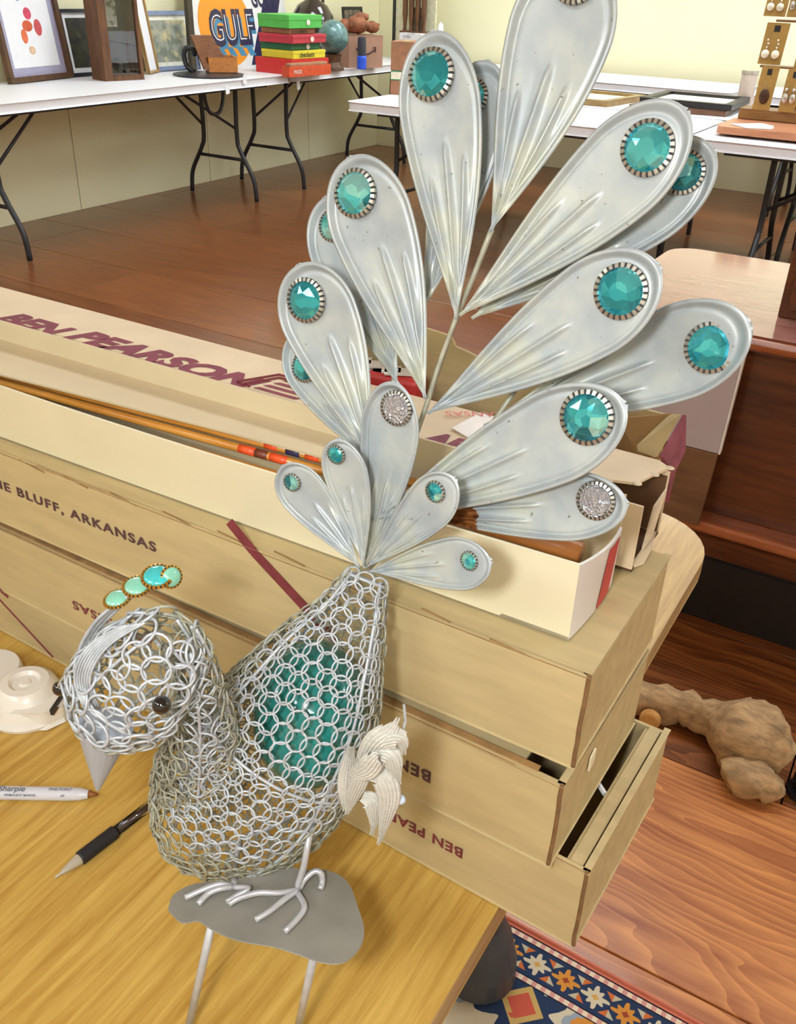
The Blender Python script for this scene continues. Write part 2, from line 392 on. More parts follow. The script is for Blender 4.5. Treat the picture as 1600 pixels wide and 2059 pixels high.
# ------------------------------------------------------------------ things along the left wall
def frame_pic(name, bl, br, h, lean, bar, deep, framemat, matw, matmat, picmat, label, cat='framed picture', group=None, glassy=True):
    bl, br = V(bl)+V((0, 0, .005)), V(br)+V((0, 0, .005)); r = (br-bl).normalized(); n = r.cross(V((0, 0, 1)))      # n towards the viewer
    if n.dot(EYE-bl) < 0: n = -n
    up = (V((0, 0, 1))*math.cos(lean) - n*math.sin(lean)); nn = r.cross(up); nn = nn if nn.dot(EYE-bl) > 0 else -nn
    w = (br-bl).length; t = thing(name, (bl+br)/2, label, cat, group)
    def quad(u0, u1, v0, v1, d0, d1): return [bl+r*u0+up*v0+nn*d0, bl+r*u1+up*v0+nn*d0, bl+r*u1+up*v1+nn*d0, bl+r*u0+up*v1+nn*d0], nn*(d1-d0)
    f = MB()
    for q in ((0, w, 0, bar), (0, w, h-bar, h), (0, bar, bar, h-bar), (w-bar, w, bar, h-bar)): f.slab(*quad(*q, 0, deep))
    f.build('frame', framemat, t, bevel=.003)
    MB().slab(*quad(bar, w-bar, bar, h-bar, .003, .006)).build('mat_board', matmat, t)
    MB().slab(*quad(bar+matw, w-bar-matw, bar+matw, h-bar-matw, .0065, .0085)).build('picture', picmat, t)
    MB().slab(*quad(bar*.9, w-bar*.9, bar*.9, h-bar*.9, .0, .002)).build('backing', KRAFTIN, t)
    return t, bl, r, up, nn, w
DKWOOD = wood('dark_brown_frame_wood', srgb(58, 38, 24), srgb(108, 74, 46), 9, .5, 0, 2, 10)
WHITEMAT = plain('white_mat_board', srgb(232, 232, 236), .7, var=.02)
def h_for(p, px, py): return z_at(p, px, py)-p.z
p, q = on_z(17, 170, LT), on_z(140, 156, LT)
t, bl, r, up, nn, w = frame_pic('framed_picture', p, q, .50, .12, .022, .03, DKWOOD, .045, plain('lilac_mat_board', srgb(168, 164, 190), .7, var=.05), WHITEMAT, 'brown framed watercolour of a small red and orange figure, leftmost on the white table')
def disc(c, a, b, sx, sy, n=14): return [V(c)+a*sx*math.cos(2*PI*k/n)+b*sy*math.sin(2*PI*k/n) for k in range(n)]
for (u, v, sx, sy, col) in ((.47, .15, .026, .022, (222, 190, 160)), (.48, .27, .040, .028, (206, 96, 60)), (.64, .26, .030, .042, (200, 84, 88)), (.40, .22, .024, .036, (216, 110, 70)), (.52, .33, .030, .03, (204, 70, 96)), (.42, .43, .03, .04, (120, 150, 190)), (.58, .46, .04, .03, (180, 120, 120)), (.36, .46, .02, .05, (200, 140, 120))):
    MB().slab(disc(bl+r*(w*u)+up*v+nn*.0086, r, up, sx, sy), nn*.0006).build('painted_patch', plain('paint_%d_%d_%d' % col, srgb(*col), .7, var=.2, scale=60), t)
p, q = on_z(145, 157, LT)+V((-.035, .02, 0)), on_z(215, 152, LT)+V((-.035, .02, 0))
frame_pic('framed_picture', p, q, .345, .15, .012, .02, plain('navy_black_frame', (.012, .012, .022, 1), .4), .03, WHITEMAT, blotch('dark_green_photo', srgb(52, 50, 34), [(srgb(30, 28, 22), .5), (srgb(86, 82, 56), .62)], 14), 'narrow black frame with a dark photo between the watercolour and the shadow box')
# deep brown shadow box standing forward
a, b, c = on_z(181, 158, LT), on_z(213, 164, LT), on_z(291, 160, LT)
rr_ = (c-b).normalized(); bk = V((-rr_.y, rr_.x, 0)); bk = bk if bk.dot(b-EYE) > 0 else -bk
wbx, dep, hb = (c-b).length, .15, .46
t = thing('shadow_box', (b+c)/2, 'tall deep brown wooden shadow box frame standing on the white table', 'shadow box')
def bx(u0, u1, d0, d1, z0, z1): return [b+rr_*u0+bk*d0+V((0, 0, z0)), b+rr_*u1+bk*d0+V((0, 0, z0)), b+rr_*u1+bk*d1+V((0, 0, z0)), b+rr_*u0+bk*d1+V((0, 0, z0))], (0, 0, z1-z0)
BOXWOOD = wood('brown_box_wood', srgb(66, 40, 22), srgb(122, 80, 46), 8, .5, 0, 2, 9)
m = MB()
for qd in ((0, .05, 0, dep, 0, hb), (wbx-.02, wbx, 0, dep, 0, hb), (.05, wbx-.02, 0, dep, 0, .03), (.05, wbx-.02, 0, dep, hb-.03, hb)): m.slab(*bx(*qd))
m.build('frame', BOXWOOD, t, bevel=.003)
MB().slab(*bx(.05, wbx-.02, dep-.02, dep-.01, .03, hb-.03)).build('back_board', plain('grey_dark_backing', srgb(74, 76, 72), .6, var=.3, scale=9), t)
MB().slab(*bx(.055, wbx-.07, dep-.03, dep-.021, .27, hb-.03)).build('photo', blotch('pale_green_photo', srgb(214, 216, 196), [(srgb(120, 130, 84), .52), (srgb(240, 240, 240), .6)], 22, 3), t)
MB().ball(b+rr_*(wbx*.55)+bk*(dep-.06)+V((0, 0, .075)), .04, 10, 8, (1.1, .8, 1)).build('dark_ornament', plain('dark_ornament_grey', (.02, .022, .025, 1), .5), t, smooth=True)
MB().slab(*bx(.05, wbx-.02, .012, .014, .03, hb-.03)).build('glass_pane', glass('clear_pane'), t)
a, b2 = on_z(296, 150, LT), on_z(309, 147, LT)
frame_pic('framed_picture', a, b2+(b2-a)*.5, .44, .14, .008, .02, wood('light_frame_wood', srgb(150, 116, 70), srgb(190, 156, 104), 9, .5, 0, 2, 9), .006, WHITEMAT, WHITEMAT, 'slim light wooden frame edge behind the deep brown shadow box')
a, b2 = on_z(308, 145, LT), on_z(399, 139, LT)
frame_pic('framed_picture', a, b2, .335, .22, .018, .02, plain('grey_blue_frame', srgb(122, 136, 166), .5), .03, plain('ivory_mat', srgb(232, 230, 214), .7), blotch('hazy_landscape', srgb(150, 152, 138), [(srgb(112, 120, 106), .5), (srgb(196, 184, 140), .58), (srgb(126, 132, 140), .62)], 13, 9), 'grey-blue framed hazy landscape leaning beside the deep brown shadow box')
# enamel sign
p0 = on_x(382, 60, -4.60)
bl, br = V((-4.58, 5.10, LT+.002)), V((-4.58, 6.16, LT+.002))
t = thing('advertising_sign', (bl+br)/2, 'white enamel sign with an orange disc and blue lettering behind the games', 'sign')
up = (V((-.17, 0, 1))).normalized(); nn = V((1, 0, .17)).normalized(); r = V((0, 1, 0))
def sq(u, v, d=0): return bl + r*u + up*v + nn*d
SG = plain('white_enamel', srgb(226, 224, 222), .3, var=.02)
NAVY = plain('navy_enamel', srgb(40, 38, 74), .35, var=.1)
MB().slab([sq(0, 0), sq(1.0, 0), sq(1.0, .56), sq(0, .56)], nn*.006).build('sign_plate', SG, t, bevel=.002)
MB().slab([sq(.52, 0, .0062), sq(.74, 0, .0062), sq(1.0, .50, .0062), sq(1.0, .56, .0062), sq(.86, .56, .0062)], nn*.001).build('navy_band', NAVY, t)
MB().slab(disc(sq(.315, .25, .0065), r, up, .27, .25, 40), nn*.001).build('orange_disc', plain('orange_enamel', srgb(240, 150, 40), .3, var=.03), t)
LB = plain('sky_blue_enamel', srgb(74, 134, 170), .35, var=.05)
text('shadow_lettering', 'GULF', .265, sq(.185, .115, .0078), r, up, LB, t, .02, .0006, 0, fit=.44)
for k in range(4): MB().slab([sq(.185+.10*k, .12, .0077), sq(.245+.10*k, .12, .0077), sq(.285+.10*k, .06, .0077), sq(.225+.10*k, .06, .0077)], nn*.0006).build('letter_shade', LB, t)
text('lettering', 'GULF', .285, sq(.145, .14, .0092), r, up, NAVY, t, .05, .0008, 0, fit=.475)
text('lettering_face', 'GULF', .245, sq(.165, .155, .0104), r, up, SG, t, -.028, .0006, 0, fit=.43)
text('small_lettering', 'GOOD', .15, sq(.625, .36, .0078), r, up, NAVY, t, .03, .0006, 0, fit=.30)
MB().box((-4.56, 5.0, LT+.22), (.03, .045, .44)).build('edge_strip', plain('dark_edge_strip', srgb(70, 62, 48), .6), t)
# iron scroll stand with plate, cash box
c = on_z(420, 152, LT)
t = thing('iron_stand', c, 'black cast iron scroll stand with a round plate in front of the orange sign', 'ornament')
MB().lathe([(.0, 0), (.22, 0), (.22, .010), (.15, .016), (.0, .016)], c, 28).build('plate', BLACKTUBE, t, smooth=False)
cs = on_z(384, 150, LT)+V((0, 0, .02))
MB().tube(smooth_path([cs+V((.03, .0, -.005)), cs+V((-.01, -.02, .03)), cs+V((-.02, -.03, .09)), cs+V((.0, -.02, .13)), cs+V((.03, .01, .12)), cs+V((.02, .02, .09))], 5), .016, 8).build('scroll', BLACKTUBE, t, smooth=True)
c = on_z(446, 150, LT)+V((0, 0, .02))
t = thing('wooden_box', c, 'small orange-brown wooden box with its lid propped open before the orange sign', 'box')
BW = wood('orange_box_wood', srgb(168, 98, 44), srgb(206, 140, 76), 10, .4, .1, 1, 9); BWD = wood('brown_lid_wood', srgb(88, 46, 20), srgb(130, 76, 40), 10, .4, .1, 1, 9)
Rb = rz(.85); 
def bp(u, v, z): return c + Rb @ V((u, v, 0)) + V((0, 0, z))
m = MB()
for u0, u1, v0, v1 in ((-.09, .09, -.085, -.073), (-.09, .09, .073, .085), (-.09, -.078, -.073, .073), (.078, .09, -.073, .073), (-.078, .078, -.073, .073)):
    zt = .085 if abs(u1-u0) < .05 or abs(v1-v0) < .05 else .01
    m.slab([bp(u0, v0, 0), bp(u1, v0, 0), bp(u1, v1, 0), bp(u0, v1, 0)], (0, 0, zt))
m.build('box_body', BW, t, bevel=.002)
MB().slab([on_x(385, 72, c.x-.05), on_x(425, 72, c.x-.05), on_x(458, 126, c.x+.01), on_x(412, 141, c.x+.01)], (-.014, .004, .002)).build('lid', BWD, t, bevel=.002)
# stacked games and boxes
sc = on_z(585, 150, LT); sc = V((sc.x-.10, sc.y+.05, LT))
def carton(name, c, dims, ang, mt, label, cat, group=None, band=None, txt=None):
    t = thing(name, (c[0], c[1], c[2]), label, cat, group); R = rz(ang)
    MB().box(V(c)+V((0, 0, dims[2]*.5)), dims, R).build('carton', mt, t, bevel=.003)
    MB().box(V(c)+V((0, 0, dims[2]*.80)), (dims[0]+.004, dims[1]+.004, dims[2]*.42), R).build('lid', band or mt, t, bevel=.003)
    if txt:
        for (body, size, u, v, m_) in txt:
            o = V(c)+R @ V((dims[0]/2+.0035, u, 0))+V((0, 0, v)); text('lettering', body, size, o, R @ V((0, 1, 0)), (0, 0, 1), m_, t, .02)
    return t
A0 = -.10; z = LT
RED = plain('red_box_print', srgb(206, 44, 40), .45, var=.06); ORG = plain('orange_red_print', srgb(216, 84, 48), .45)
YEL = plain('yellow_box_print', srgb(228, 214, 60), .45, var=.05); DGR = plain('dark_green_print', srgb(36, 108, 70), .45); BRT = plain('bright_green_print', srgb(86, 186, 84), .45, var=.06)
CRI = plain('crimson_print', srgb(190, 52, 70), .45, var=.05); BRN = plain('brown_wood_print', srgb(158, 110, 80), .6, var=.15); DTX = plain('dark_text', srgb(70, 66, 30), .6); LTX = plain('light_text', srgb(230, 220, 210), .6)
t = carton('game_box', (sc.x, sc.y+.10, z), (.32, .36, .090), A0, RED, 'red game box at the bottom of the stack', 'game box', 'stacked board games')
oc = V((sc.x+.198, sc.y-.01, z)); t = thing('open_carton', oc, 'shallow orange carton holding brown packing paper in front of the red game box', 'carton'); R = rz(A0)
m = MB()
for cu, cv, du, dv in ((-.10, 0, .006, .40), (.10, 0, .006, .40), (0, -.20, .2, .006), (0, .20, .2, .006)): m.box(oc+R @ V((cu*.3, cv, .03)), (max(.006, du*.3), dv, .06), R)
m.build('tray', ORG, t)
MB().box(oc+V((0, 0, .045)), (.05, .36, .065), R).build('brown_paper', BRN, t, bevel=.01)
text('lettering', 'PRIZE', .03, oc+R @ V((.0345, -.16, .018)), R @ V((0, 1, 0)), (0, 0, 1), LTX, t)
z += .0925
for (dims, dy, dx, ang, mt, lab, txt) in (
    ((.28, .31, .048), .09, .02, A0, YEL, 'yellow board game box with dark lettering in the stack', [('checkers', .04, -.10, .010, DTX)]),
    ((.27, .28, .038), .08, .0, A0, DGR, 'thin dark green game box between the yellow and crimson boxes', None),
    ((.29, .33, .050), .07, .03, A0+.03, CRI, 'crimson board game box under the brown one in the stack', None),
    ((.25, .24, .030), .05, .01, A0, BRN, 'thin brown wooden game box under the bright green one', [('BACKGAMMON', .022, -.11, .006, DTX)]),
    ((.28, .30, .075), .06, .02, A0-.04, BRT, 'bright green game box on top of the stack', None)):
    t = carton('game_box', (sc.x+dx, sc.y+dy, z), dims, ang, mt, lab, 'game box', 'stacked board games', None, txt)
    if mt in (CRI, BRT, DGR):
        o = V((sc.x+dx, sc.y+dy, z))+rz(ang) @ V((dims[0]/2+.004, .02, dims[2]*.45)); MB().slab(disc(o, rz(ang) @ V((0, 1, 0)), V((0, 0, 1)), .018, .016, 10), rz(ang) @ V((.001, 0, 0))).build('emblem', LTX, t)
    z += dims[2]+.002
# stoneware jug behind, globe, carved piece and carton
c = V((-4.41, 6.13, LT+.001)); t = thing('stoneware_jug', c, 'dark brown glazed jug with a looped handle behind the stacked games', 'jug')
JUG = plain('dark_brown_glaze', (.035, .022, .018, 1), .15, coat=.5)
MB().lathe([(0, 0), (.12, 0), (.150, .06), (.158, .24), (.150, .31), (.108, .375), (.055, .405), (.04, .43), (.04, .475), (.046, .49), (.03, .49), (.0, .46)], c, 28).build('jug_body', JUG, t, smooth=True)
MB().tube(smooth_path([c+V((.0, .035, .455)), c+V((0, .08, .485)), c+V((0, .125, .455)), c+V((0, .13, .395)), c+V((0, .11, .355))], 5), .013, 8).build('handle', JUG, t, smooth=True)
c = on_z(670, 141, LT); t = thing('glass_globe', c, 'mottled blue-green globe on a dark wooden foot beside the stacked games', 'globe')
MB().lathe([(0, 0), (.075, 0), (.072, .02), (.05, .05), (.055, .09), (.06, .10), (0, .10)], c, 20).build('foot', DKWOOD, t, smooth=False, bevel=.002)
MB().ball(c+V((0, 0, .203)), .105, 24, 16).build('globe', plain('mottled_teal_glass', srgb(92, 128, 128), .3, var=.4, scale=30, coat=.3), t, smooth=True)
a, b = on_z(701, 137, LT), on_z(769, 136, LT); rr_ = (b-a).normalized(); bk = V((-rr_.y, rr_.x, 0)); bk = bk if bk.dot(a-EYE) > 0 else -bk; w = (b-a).length
t = thing('shipping_carton', (a+b)/2, 'plain brown shipping carton with a dark curved arrow at the end of the left tables', 'carton')
dd = .22; hh = .205
MB().slab([a, b, b+bk*dd, a+bk*dd], (0, 0, hh)).build('carton', plain('brown_carton', srgb(172, 132, 110), .8, var=.05), t, bevel=.003)
MB().tube(smooth_path([a+rr_*w*.22+V((0, 0, .125))-bk*.002, a+rr_*w*.36+V((0, 0, .095))-bk*.002, a+rr_*w*.55+V((0, 0, .09))-bk*.002, a+rr_*w*.74+V((0, 0, .115))-bk*.002], 5), .006, 6).build('printed_arrow', INKDARK, t)
MB().tube([a+rr_*w*.70+V((0, 0, .128))-bk*.002, a+rr_*w*.78+V((0, 0, .132))-bk*.002, a+rr_*w*.77+V((0, 0, .100))-bk*.002], .005, 6).build('arrow_head', INKDARK, t)
cc = (a+b)/2+bk*.10+V((0, 0, hh+.008)); t = thing('carved_root', cc, 'rough reddish brown carved wooden root lying on the brown shipping carton', 'carving')
m = MB(); m.ball(cc+V((0, -.03, .055)), .07, 14, 10, (1.1, 1.3, .8)); m.ball(cc+rr_*.10+V((0, 0, .04)), .045, 12, 8, (1, 1.6, .85)); m.ball(cc-rr_*.11+V((0, 0, .045)), .045, 12, 8, (1, 1.2, 1)); m.ball(cc+V((0, .02, .10)), .05, 12, 8, (1, 1.4, .6))
for i, v in enumerate(m.v): m.v[i] = v+V((random.uniform(-1, 1), random.uniform(-1, 1), random.uniform(-.6, 1)))*.006
m.build('root', plain('reddish_root', srgb(140, 84, 54), .7, var=.45, scale=25), t, smooth=True)
c = on_z(727, 139, LT); t = thing('bottle', c, 'small blue bottle with a tall black cap in front of the brown shipping carton', 'bottle')
MB().lathe([(0, 0), (.032, 0), (.034, .01), (.034, .075), (.03, .085), (0, .085)], c, 18).build('bottle_body', plain('cobalt_blue_plastic', srgb(46, 90, 220), .25), t, smooth=False, bevel=.002)
MB().lathe([(0, .086), (.029, .086), (.031, .15), (.029, .20), (0, .205)], c, 18).build('cap', plain('charcoal_cap', srgb(58, 60, 72), .4), t)
a, b = V((-4.58, 6.10, LT)), V((-4.70, 6.52, LT)); a = on_x(686, 60, -4.62); b = on_x(724, 58, -4.60)
a.z = b.z = .93; t2 = thing('small_shelf_crate', ((a+b)/2).xy.to_3d()+V((0, 0, LT)), 'low crate in the corner behind the carved root', 'crate')
MB().box(((a.x+b.x)/2-.0, (a.y+b.y)/2, (LT+.93)/2+.0), (.12, .30, .93-LT-.003)).build('crate', BOXWOOD, t2, bevel=.003)
m = MB(); 
for k in range(2): m.box(((a.x+b.x)/2+.062, (a.y+b.y)/2, LT+.04+.08*k), (.004, .30, .012))
m.build('slat', DKWOOD, t2)
frame_pic('framed_picture', a+V((.02, 0, .002)), b+V((.02, 0, .002)), .18, .10, .012, .014, plain('black_thin_frame', (.02, .018, .018, 1), .4), .004, plain('grey_mat', srgb(120, 112, 100), .7), blotch('brown_photo', srgb(104, 94, 78), [(srgb(70, 62, 52), .5), (srgb(150, 138, 118), .62)], 22, 5), 'small black framed brown photograph standing above the carved root')
# price tags hanging from the table edges
TAG = plain('price_tag_paper', srgb(240, 240, 244), .7, var=.01)
for px, py, lab in ((457, 178, 'white price tag hanging on the table edge below the iron stand'), (492, 158, 'white price tag on the table edge below the wooden box'), (600, 170, 'white price tag hanging below the stacked games'), (602, 146, 'white price tag on the front of the orange carton')):
    q = on_x(px, py, -3.965)
    t = thing('price_tag', q+V((0, 0, .03)), lab, 'price tag', 'price tags on the left tables')
    MB().box(q+V((.0, 0, -.005)), (.001, .035, .05), Matrix.Rotation(.2*(1 if py > 165 else -1), 3, 'X')).build('tag_card', TAG, t)
    MB().tube([q+V((.0, 0, .02)), q+V((-.004, .004, .045))], .0012, 5).build('string', TAG, t)
# strap hanging under the table
q1, q2 = on_x(410, 188, -4.2), on_x(449, 187, -4.2); q3 = on_x(430, 227, -4.2)
t = thing('hanging_strap', (q1+q2)/2, 'black strap loop hanging below the left table behind its legs', 'strap')
q1.z = q2.z = LT-.047
MB().tube(smooth_path([q1, q1+V((0, .01, -.09)), V((q3.x, q1.y+.05, q3.z)), V((q3.x, q2.y-.05, q3.z)), q2+V((0, -.01, -.09)), q2], 6), .011, 6).build('strap_loop', BLACKTUBE, t, smooth=True)
# far corner: tall black edged board, spindle rack, white picture box, ornament, small cartons
a = on_y(789, 100, 7.08)
t = thing('tall_board', (a.x+.02, 7.08, LT), 'tall cream board with a black edge leaning in the far corner', 'board')
MB().box((a.x+.19, 7.11, LT+.42), (.36, .02, .83)).build('panel', plain('pale_cream_panel', srgb(214, 208, 176), .7), t)
MB().box((a.x+.0, 7.105, LT+.425), (.022, .035, .84)).build('black_edge', plain('black_thin_frame', (.02, .018, .018, 1), .4), t)
xa, xb = on_y(814, 40, 7.0).x, on_y(852, 40, 7.0).x
t = thing('spindle_rack', ((xa+xb)/2, 7.0, LT), 'brown wooden rack with turned spindles in the far corner', 'rack')
for k in range(4):
    x = xa+(xb-xa)*k/3
    MB().lathe([(0, 0), (.022, 0), (.022, .10), (.013, .13), (.02, .18), (.012, .24), (.021, .32), (.021, .55), (0, .55)], (x, 7.0, LT+.001), 10).build('spindle', BOXWOOD, t)
for zz in (.20, .53): MB().box(((xa+xb)/2, 7.01, LT+zz), (xb-xa+.05, .10, .016)).build('shelf', BOXWOOD, t, bevel=.002)
MB().box(((xa+xb)/2+.02, 7.03, LT+.289), (.10, .03, .16)).build('small_picture', blotch('brown_photo', (1, 1, 1, 1), []), t)
a = on_y(802, 98, 6.82); 
t = thing('picture_box', (a.x+.10, 6.84, LT), 'white box printed with grey figures in the far corner behind the feathers', 'box')
MB().box((a.x+.10, 6.86, LT+.101), (.20, .08, .20)).build('box_body', blotch('grey_figures', srgb(226, 222, 224), [(srgb(120, 112, 130), .60)], 12, 2), t, bevel=.003)
t = thing('ornament', (-3.86, 7.05, RT), 'small white figurine beside the spindle rack in the far corner', 'ornament')
MB().lathe([(0, 0), (.03, 0), (.035, .08), (.02, .16), (.028, .22), (.02, .28), (0, .30)], (-3.86, 7.05, RT+.001), 14).build('figurine', plain('white_porcelain', (.8, .8, .8, 1), .2), t, smooth=True)
c = on_z(790, 188, RT)+V((.06, .05, 0))
for hgt, mt, lab, z in ((.075, BRN, 'brown carton under the green book on the middle table', 0), (.05, plain('green_cloth_cover', srgb(50, 140, 96), .6), 'green book between two brown cartons', .0755), (.15, BRN, 'brown carton on top of the green book', .126)):
    t = thing('small_carton' if mt is BRN else 'book', c+V((0, 0, z)), lab, 'carton' if mt is BRN else 'book')
    MB().box(c+V((.0, 0, z+hgt/2)), (.15, .18, hgt), rz(.3)).build('carton' if mt is BRN else 'cover', mt, t, bevel=.003)
    if mt is BRN: MB().box(c+V((.0, 0, z+hgt-.001)), (.05, .181, .003), rz(.3)).build('tape_strip', plain('packing_tape', srgb(176, 146, 104), .3), t)
    else: MB().box(c+V((.002, -.002, z+hgt/2)), (.146, .176, hgt-.012), rz(.3)).build('pages', plain('paper_pages', srgb(232, 224, 200), .8), t)
t = None
# flat frames lying on the second row of tables
for pts, h, mt, inn, lab in (
    ([(-2.25, 5.33), (-1.85, 5.33), (-1.80, 5.85), (-2.30, 5.86)], .03, wood('gilt_frame_wood', srgb(120, 92, 50), srgb(176, 146, 92), 8, .4, 0, 0, 6), plain('pale_print', srgb(226, 220, 198), .4), 'gilt wooden picture frame lying flat on the second row table, left one'),
    ([(-1.72, 5.32), (-1.22, 5.40), (-1.26, 5.86), (-1.75, 5.80)], .025, wood('brown_flat_frame', srgb(78, 48, 34), srgb(128, 86, 60), 8, .4, 0, 0, 6), plain('ivory_print', srgb(230, 226, 206), .4), 'brown picture frame lying flat under the black one by the earring display'),
    ([(-1.70, 5.42), (-1.20, 5.42), (-1.22, 5.93), (-1.70, 5.93)], .03, plain('black_thin_frame', (.02, .018, .018, 1), .4), plain('ivory_print', srgb(230, 226, 206), .4), 'black picture frame lying flat on top of the brown one')):
    z = RT+.001+(.027 if 'on top' in lab else 0)
    P = [V((*q, z)) for q in pts]; cen = sum(P, V())/4
    t = thing('framed_picture', cen, lab, 'picture frame')
    m = MB()
    for i in range(4):
        a, b = P[i], P[(i+1) % 4]; ia, ib = a+(cen-a)*.16, b+(cen-b)*.16
        m.slab([a, b, ib, ia], (0, 0, h))
    m.build('frame', mt, t, bevel=.003)
    MB().slab([q+(cen-q)*.15+V((0, 0, .003)) for q in P], (0, 0, .012)).build('print', inn, t)
# ------------------------------------------------------------------ earring display on a board
a, b = on_z(1437, 272, RT+.001), on_z(1600, 289, RT+.001)
t = thing('serving_board', (a.x+.35, a.y+.22, RT), 'thick brown board with rounded corners under the earring display', 'board')
BRD = wood('reddish_board_wood', srgb(168, 104, 72), srgb(206, 144, 106), 7, .35, .1, 0, 8)
MB().slab([p+V((0, 0, RT+.012)) for p in rounded_rect(a.x+.345, a.y+.20, .70, .42, .05)], (0, 0, .030)).build('board', BRD, t, bevel=.004)
for sx in (-1, 1):
    for sy in (-1, 1): MB().lathe([(0, 0), (.018, 0), (.018, .012), (0, .012)], (a.x+.345+sx*.29, a.y+.20+sy*.15, RT+.001), 10).build('foot', BLACKTUBE, t)
bt = RT+.043
q = on_z(1482, 238, bt)
t = thing('earring_stand', (q.x+.25, q.y+.08, bt), 'brown wooden earring stand with two shelves on the rounded board', 'display stand')
STW = wood('earring_stand_wood', srgb(112, 78, 36), srgb(150, 110, 58), 8, .45, .1, 0, 8)
sx0 = q.x; sy0 = q.y
MB().box((sx0+.25, sy0+.07, bt+.0245), (.50, .14, .047)).build('base', STW, t, bevel=.003)
MB().box((sx0+.25, sy0+.13, bt+.30), (.05, .02, .50)).build('post', STW, t, bevel=.002)
def stand_z(px, py): return z_at(V((sx0+.05, sy0+.05, 0)), px, py)
z1, z2 = stand_z(1512, 132), stand_z(1530, 40)
for zz, ins in ((z1, .01), (z2, .03)):
    MB().box((sx0+.25+ins, sy0+.085, zz), (.44-ins, .07, .010)).build('shelf', STW, t, bevel=.002)
CARDM = plain('golden_earring_card', srgb(164, 128, 62), .5, var=.1, scale=50); HOLE = plain('card_hole_dark', (.012, .01, .01, 1), .6)
PEARL = plain('pearl_bead', srgb(226, 214, 190), .2, coat=.5); BRONZE = plain('dark_bronze_drop', srgb(74, 48, 34), .35, .4); SILV = plain('silver_bead', srgb(196, 190, 180), .25, .8)
def card(px0, px1, py0, py1, dy, kind, lab, dark=False):
    yy = sy0+dy; c0, c1 = on_y(px0, py1, yy), on_y(px1, py1, yy); zt = on_y((px0+px1)/2, py0, yy).z
    zb = c0.z; w = c1.x-c0.x; x = c0.x
    t = thing('earring_card', (x+w/2, yy, zb), lab, 'earrings', 'earring cards on the stand')
    MB().hexa([(x, yy, zb), (x+w, yy, zb), (x+w, yy+.0015, zb), (x, yy+.0015, zb)], [(x+.008, yy+.008, zt), (x+w+.008, yy+.008, zt), (x+w+.008, yy+.0095, zt), (x+.008, yy+.0095, zt)]).build('card', CARDM, t)
    MB().box((x+w*.5+.006, yy+.0062, zt-.024), (w*.26, .004, .026)).build('hang_hole', HOLE, t)
    xs = (x+w*.28, x+w*.72)
    for i, xx in enumerate(xs):
        if kind == 'drop' and i: continue
        xx = x+w*.56 if kind == 'drop' else xx
        m = MB(); zc = zb+(zt-zb)*(.32 if kind != 'bead' else .25); h = (zt-zb)
        if kind == 'drop': m.ball((xx, yy-.004, zc), h*.14, 10, 8, (.85, .3, 1.25))
        elif kind == 'bead':
            m.ball((xx, yy-.012, zc), h*.11, 10, 8)
            for k in range(3): m.ball((xx+.004*(k % 2), yy-.006, zc+h*(.16+.09*k)), h*.028, 8, 6)
        else:
            m.ball((xx, yy-.006, zc), h*.10, 10, 8, (.8, .5, 1.3)); m.ball((xx, yy-.006, zc+h*.2), h*.05, 8, 6)
        m.build('earring', {'drop': BRONZE, 'bead': PEARL, 'leaf': SILV}[kind], t, smooth=True)
        MB().tube([(xx, yy-.003, zc+h*.12), (xx, yy+.001, zc+h*.34)], .0012, 5).build('hook', SILV, t)
card(1511, 1546, 132, 220, -.004, 'drop', 'golden earring card with a dark brown leaf drop, lower left on the stand')
card(1563, 1596, 138, 224, -.02, 'leaf', 'golden earring card with silver and black leaf earrings, lower right on the stand')
card(1522, 1568, 45, 128, .030, 'bead', 'golden earring card with round pearl beads, middle tier of the stand')
card(1594, 1622, 50, 138, .030, 'leaf', 'golden earring card cut off by the right picture edge, middle tier of the stand')
card(1534, 1578, -45, 32, .045, 'bead', 'golden earring card with two pearl drops, top tier of the stand')
card(1580, 1612, -40, 34, .040, 'leaf', 'golden earring card with silver drops, top tier at the right picture edge')
p = on_z(1500, 252, bt)
t = tag(MB().slab([on_z(1468, 249, bt+.0005), on_z(1500, 258, bt+.0005), on_z(1552, 260, bt+.0005), on_z(1556, 254, bt+.0005), on_z(1532, 248, bt+.0005)], (0, 0, .001)).build('paper_slip', plain('white_slip', (.85, .85, .82, 1), .6)), 'small white slip of paper on the brown board before the earring stand', 'paper')
c = on_y(1494, 198, 5.97); c.z = RT+.001
t = thing('tin', (c.x, c.y, RT), 'pale grey printed tin standing behind the earring cards', 'tin')
MB().lathe([(0, 0), (.045, 0), (.045, .17), (0, .17)], (c.x+.01, c.y, RT+.001), 18).build('tin_body', plain('pale_tin', srgb(198, 180, 168), .4, .2), t)
MB().lathe([(0, .171), (.048, .171), (.048, .19), (0, .19)], (c.x+.01, c.y, RT+.001), 18).build('lid', SILV, t)

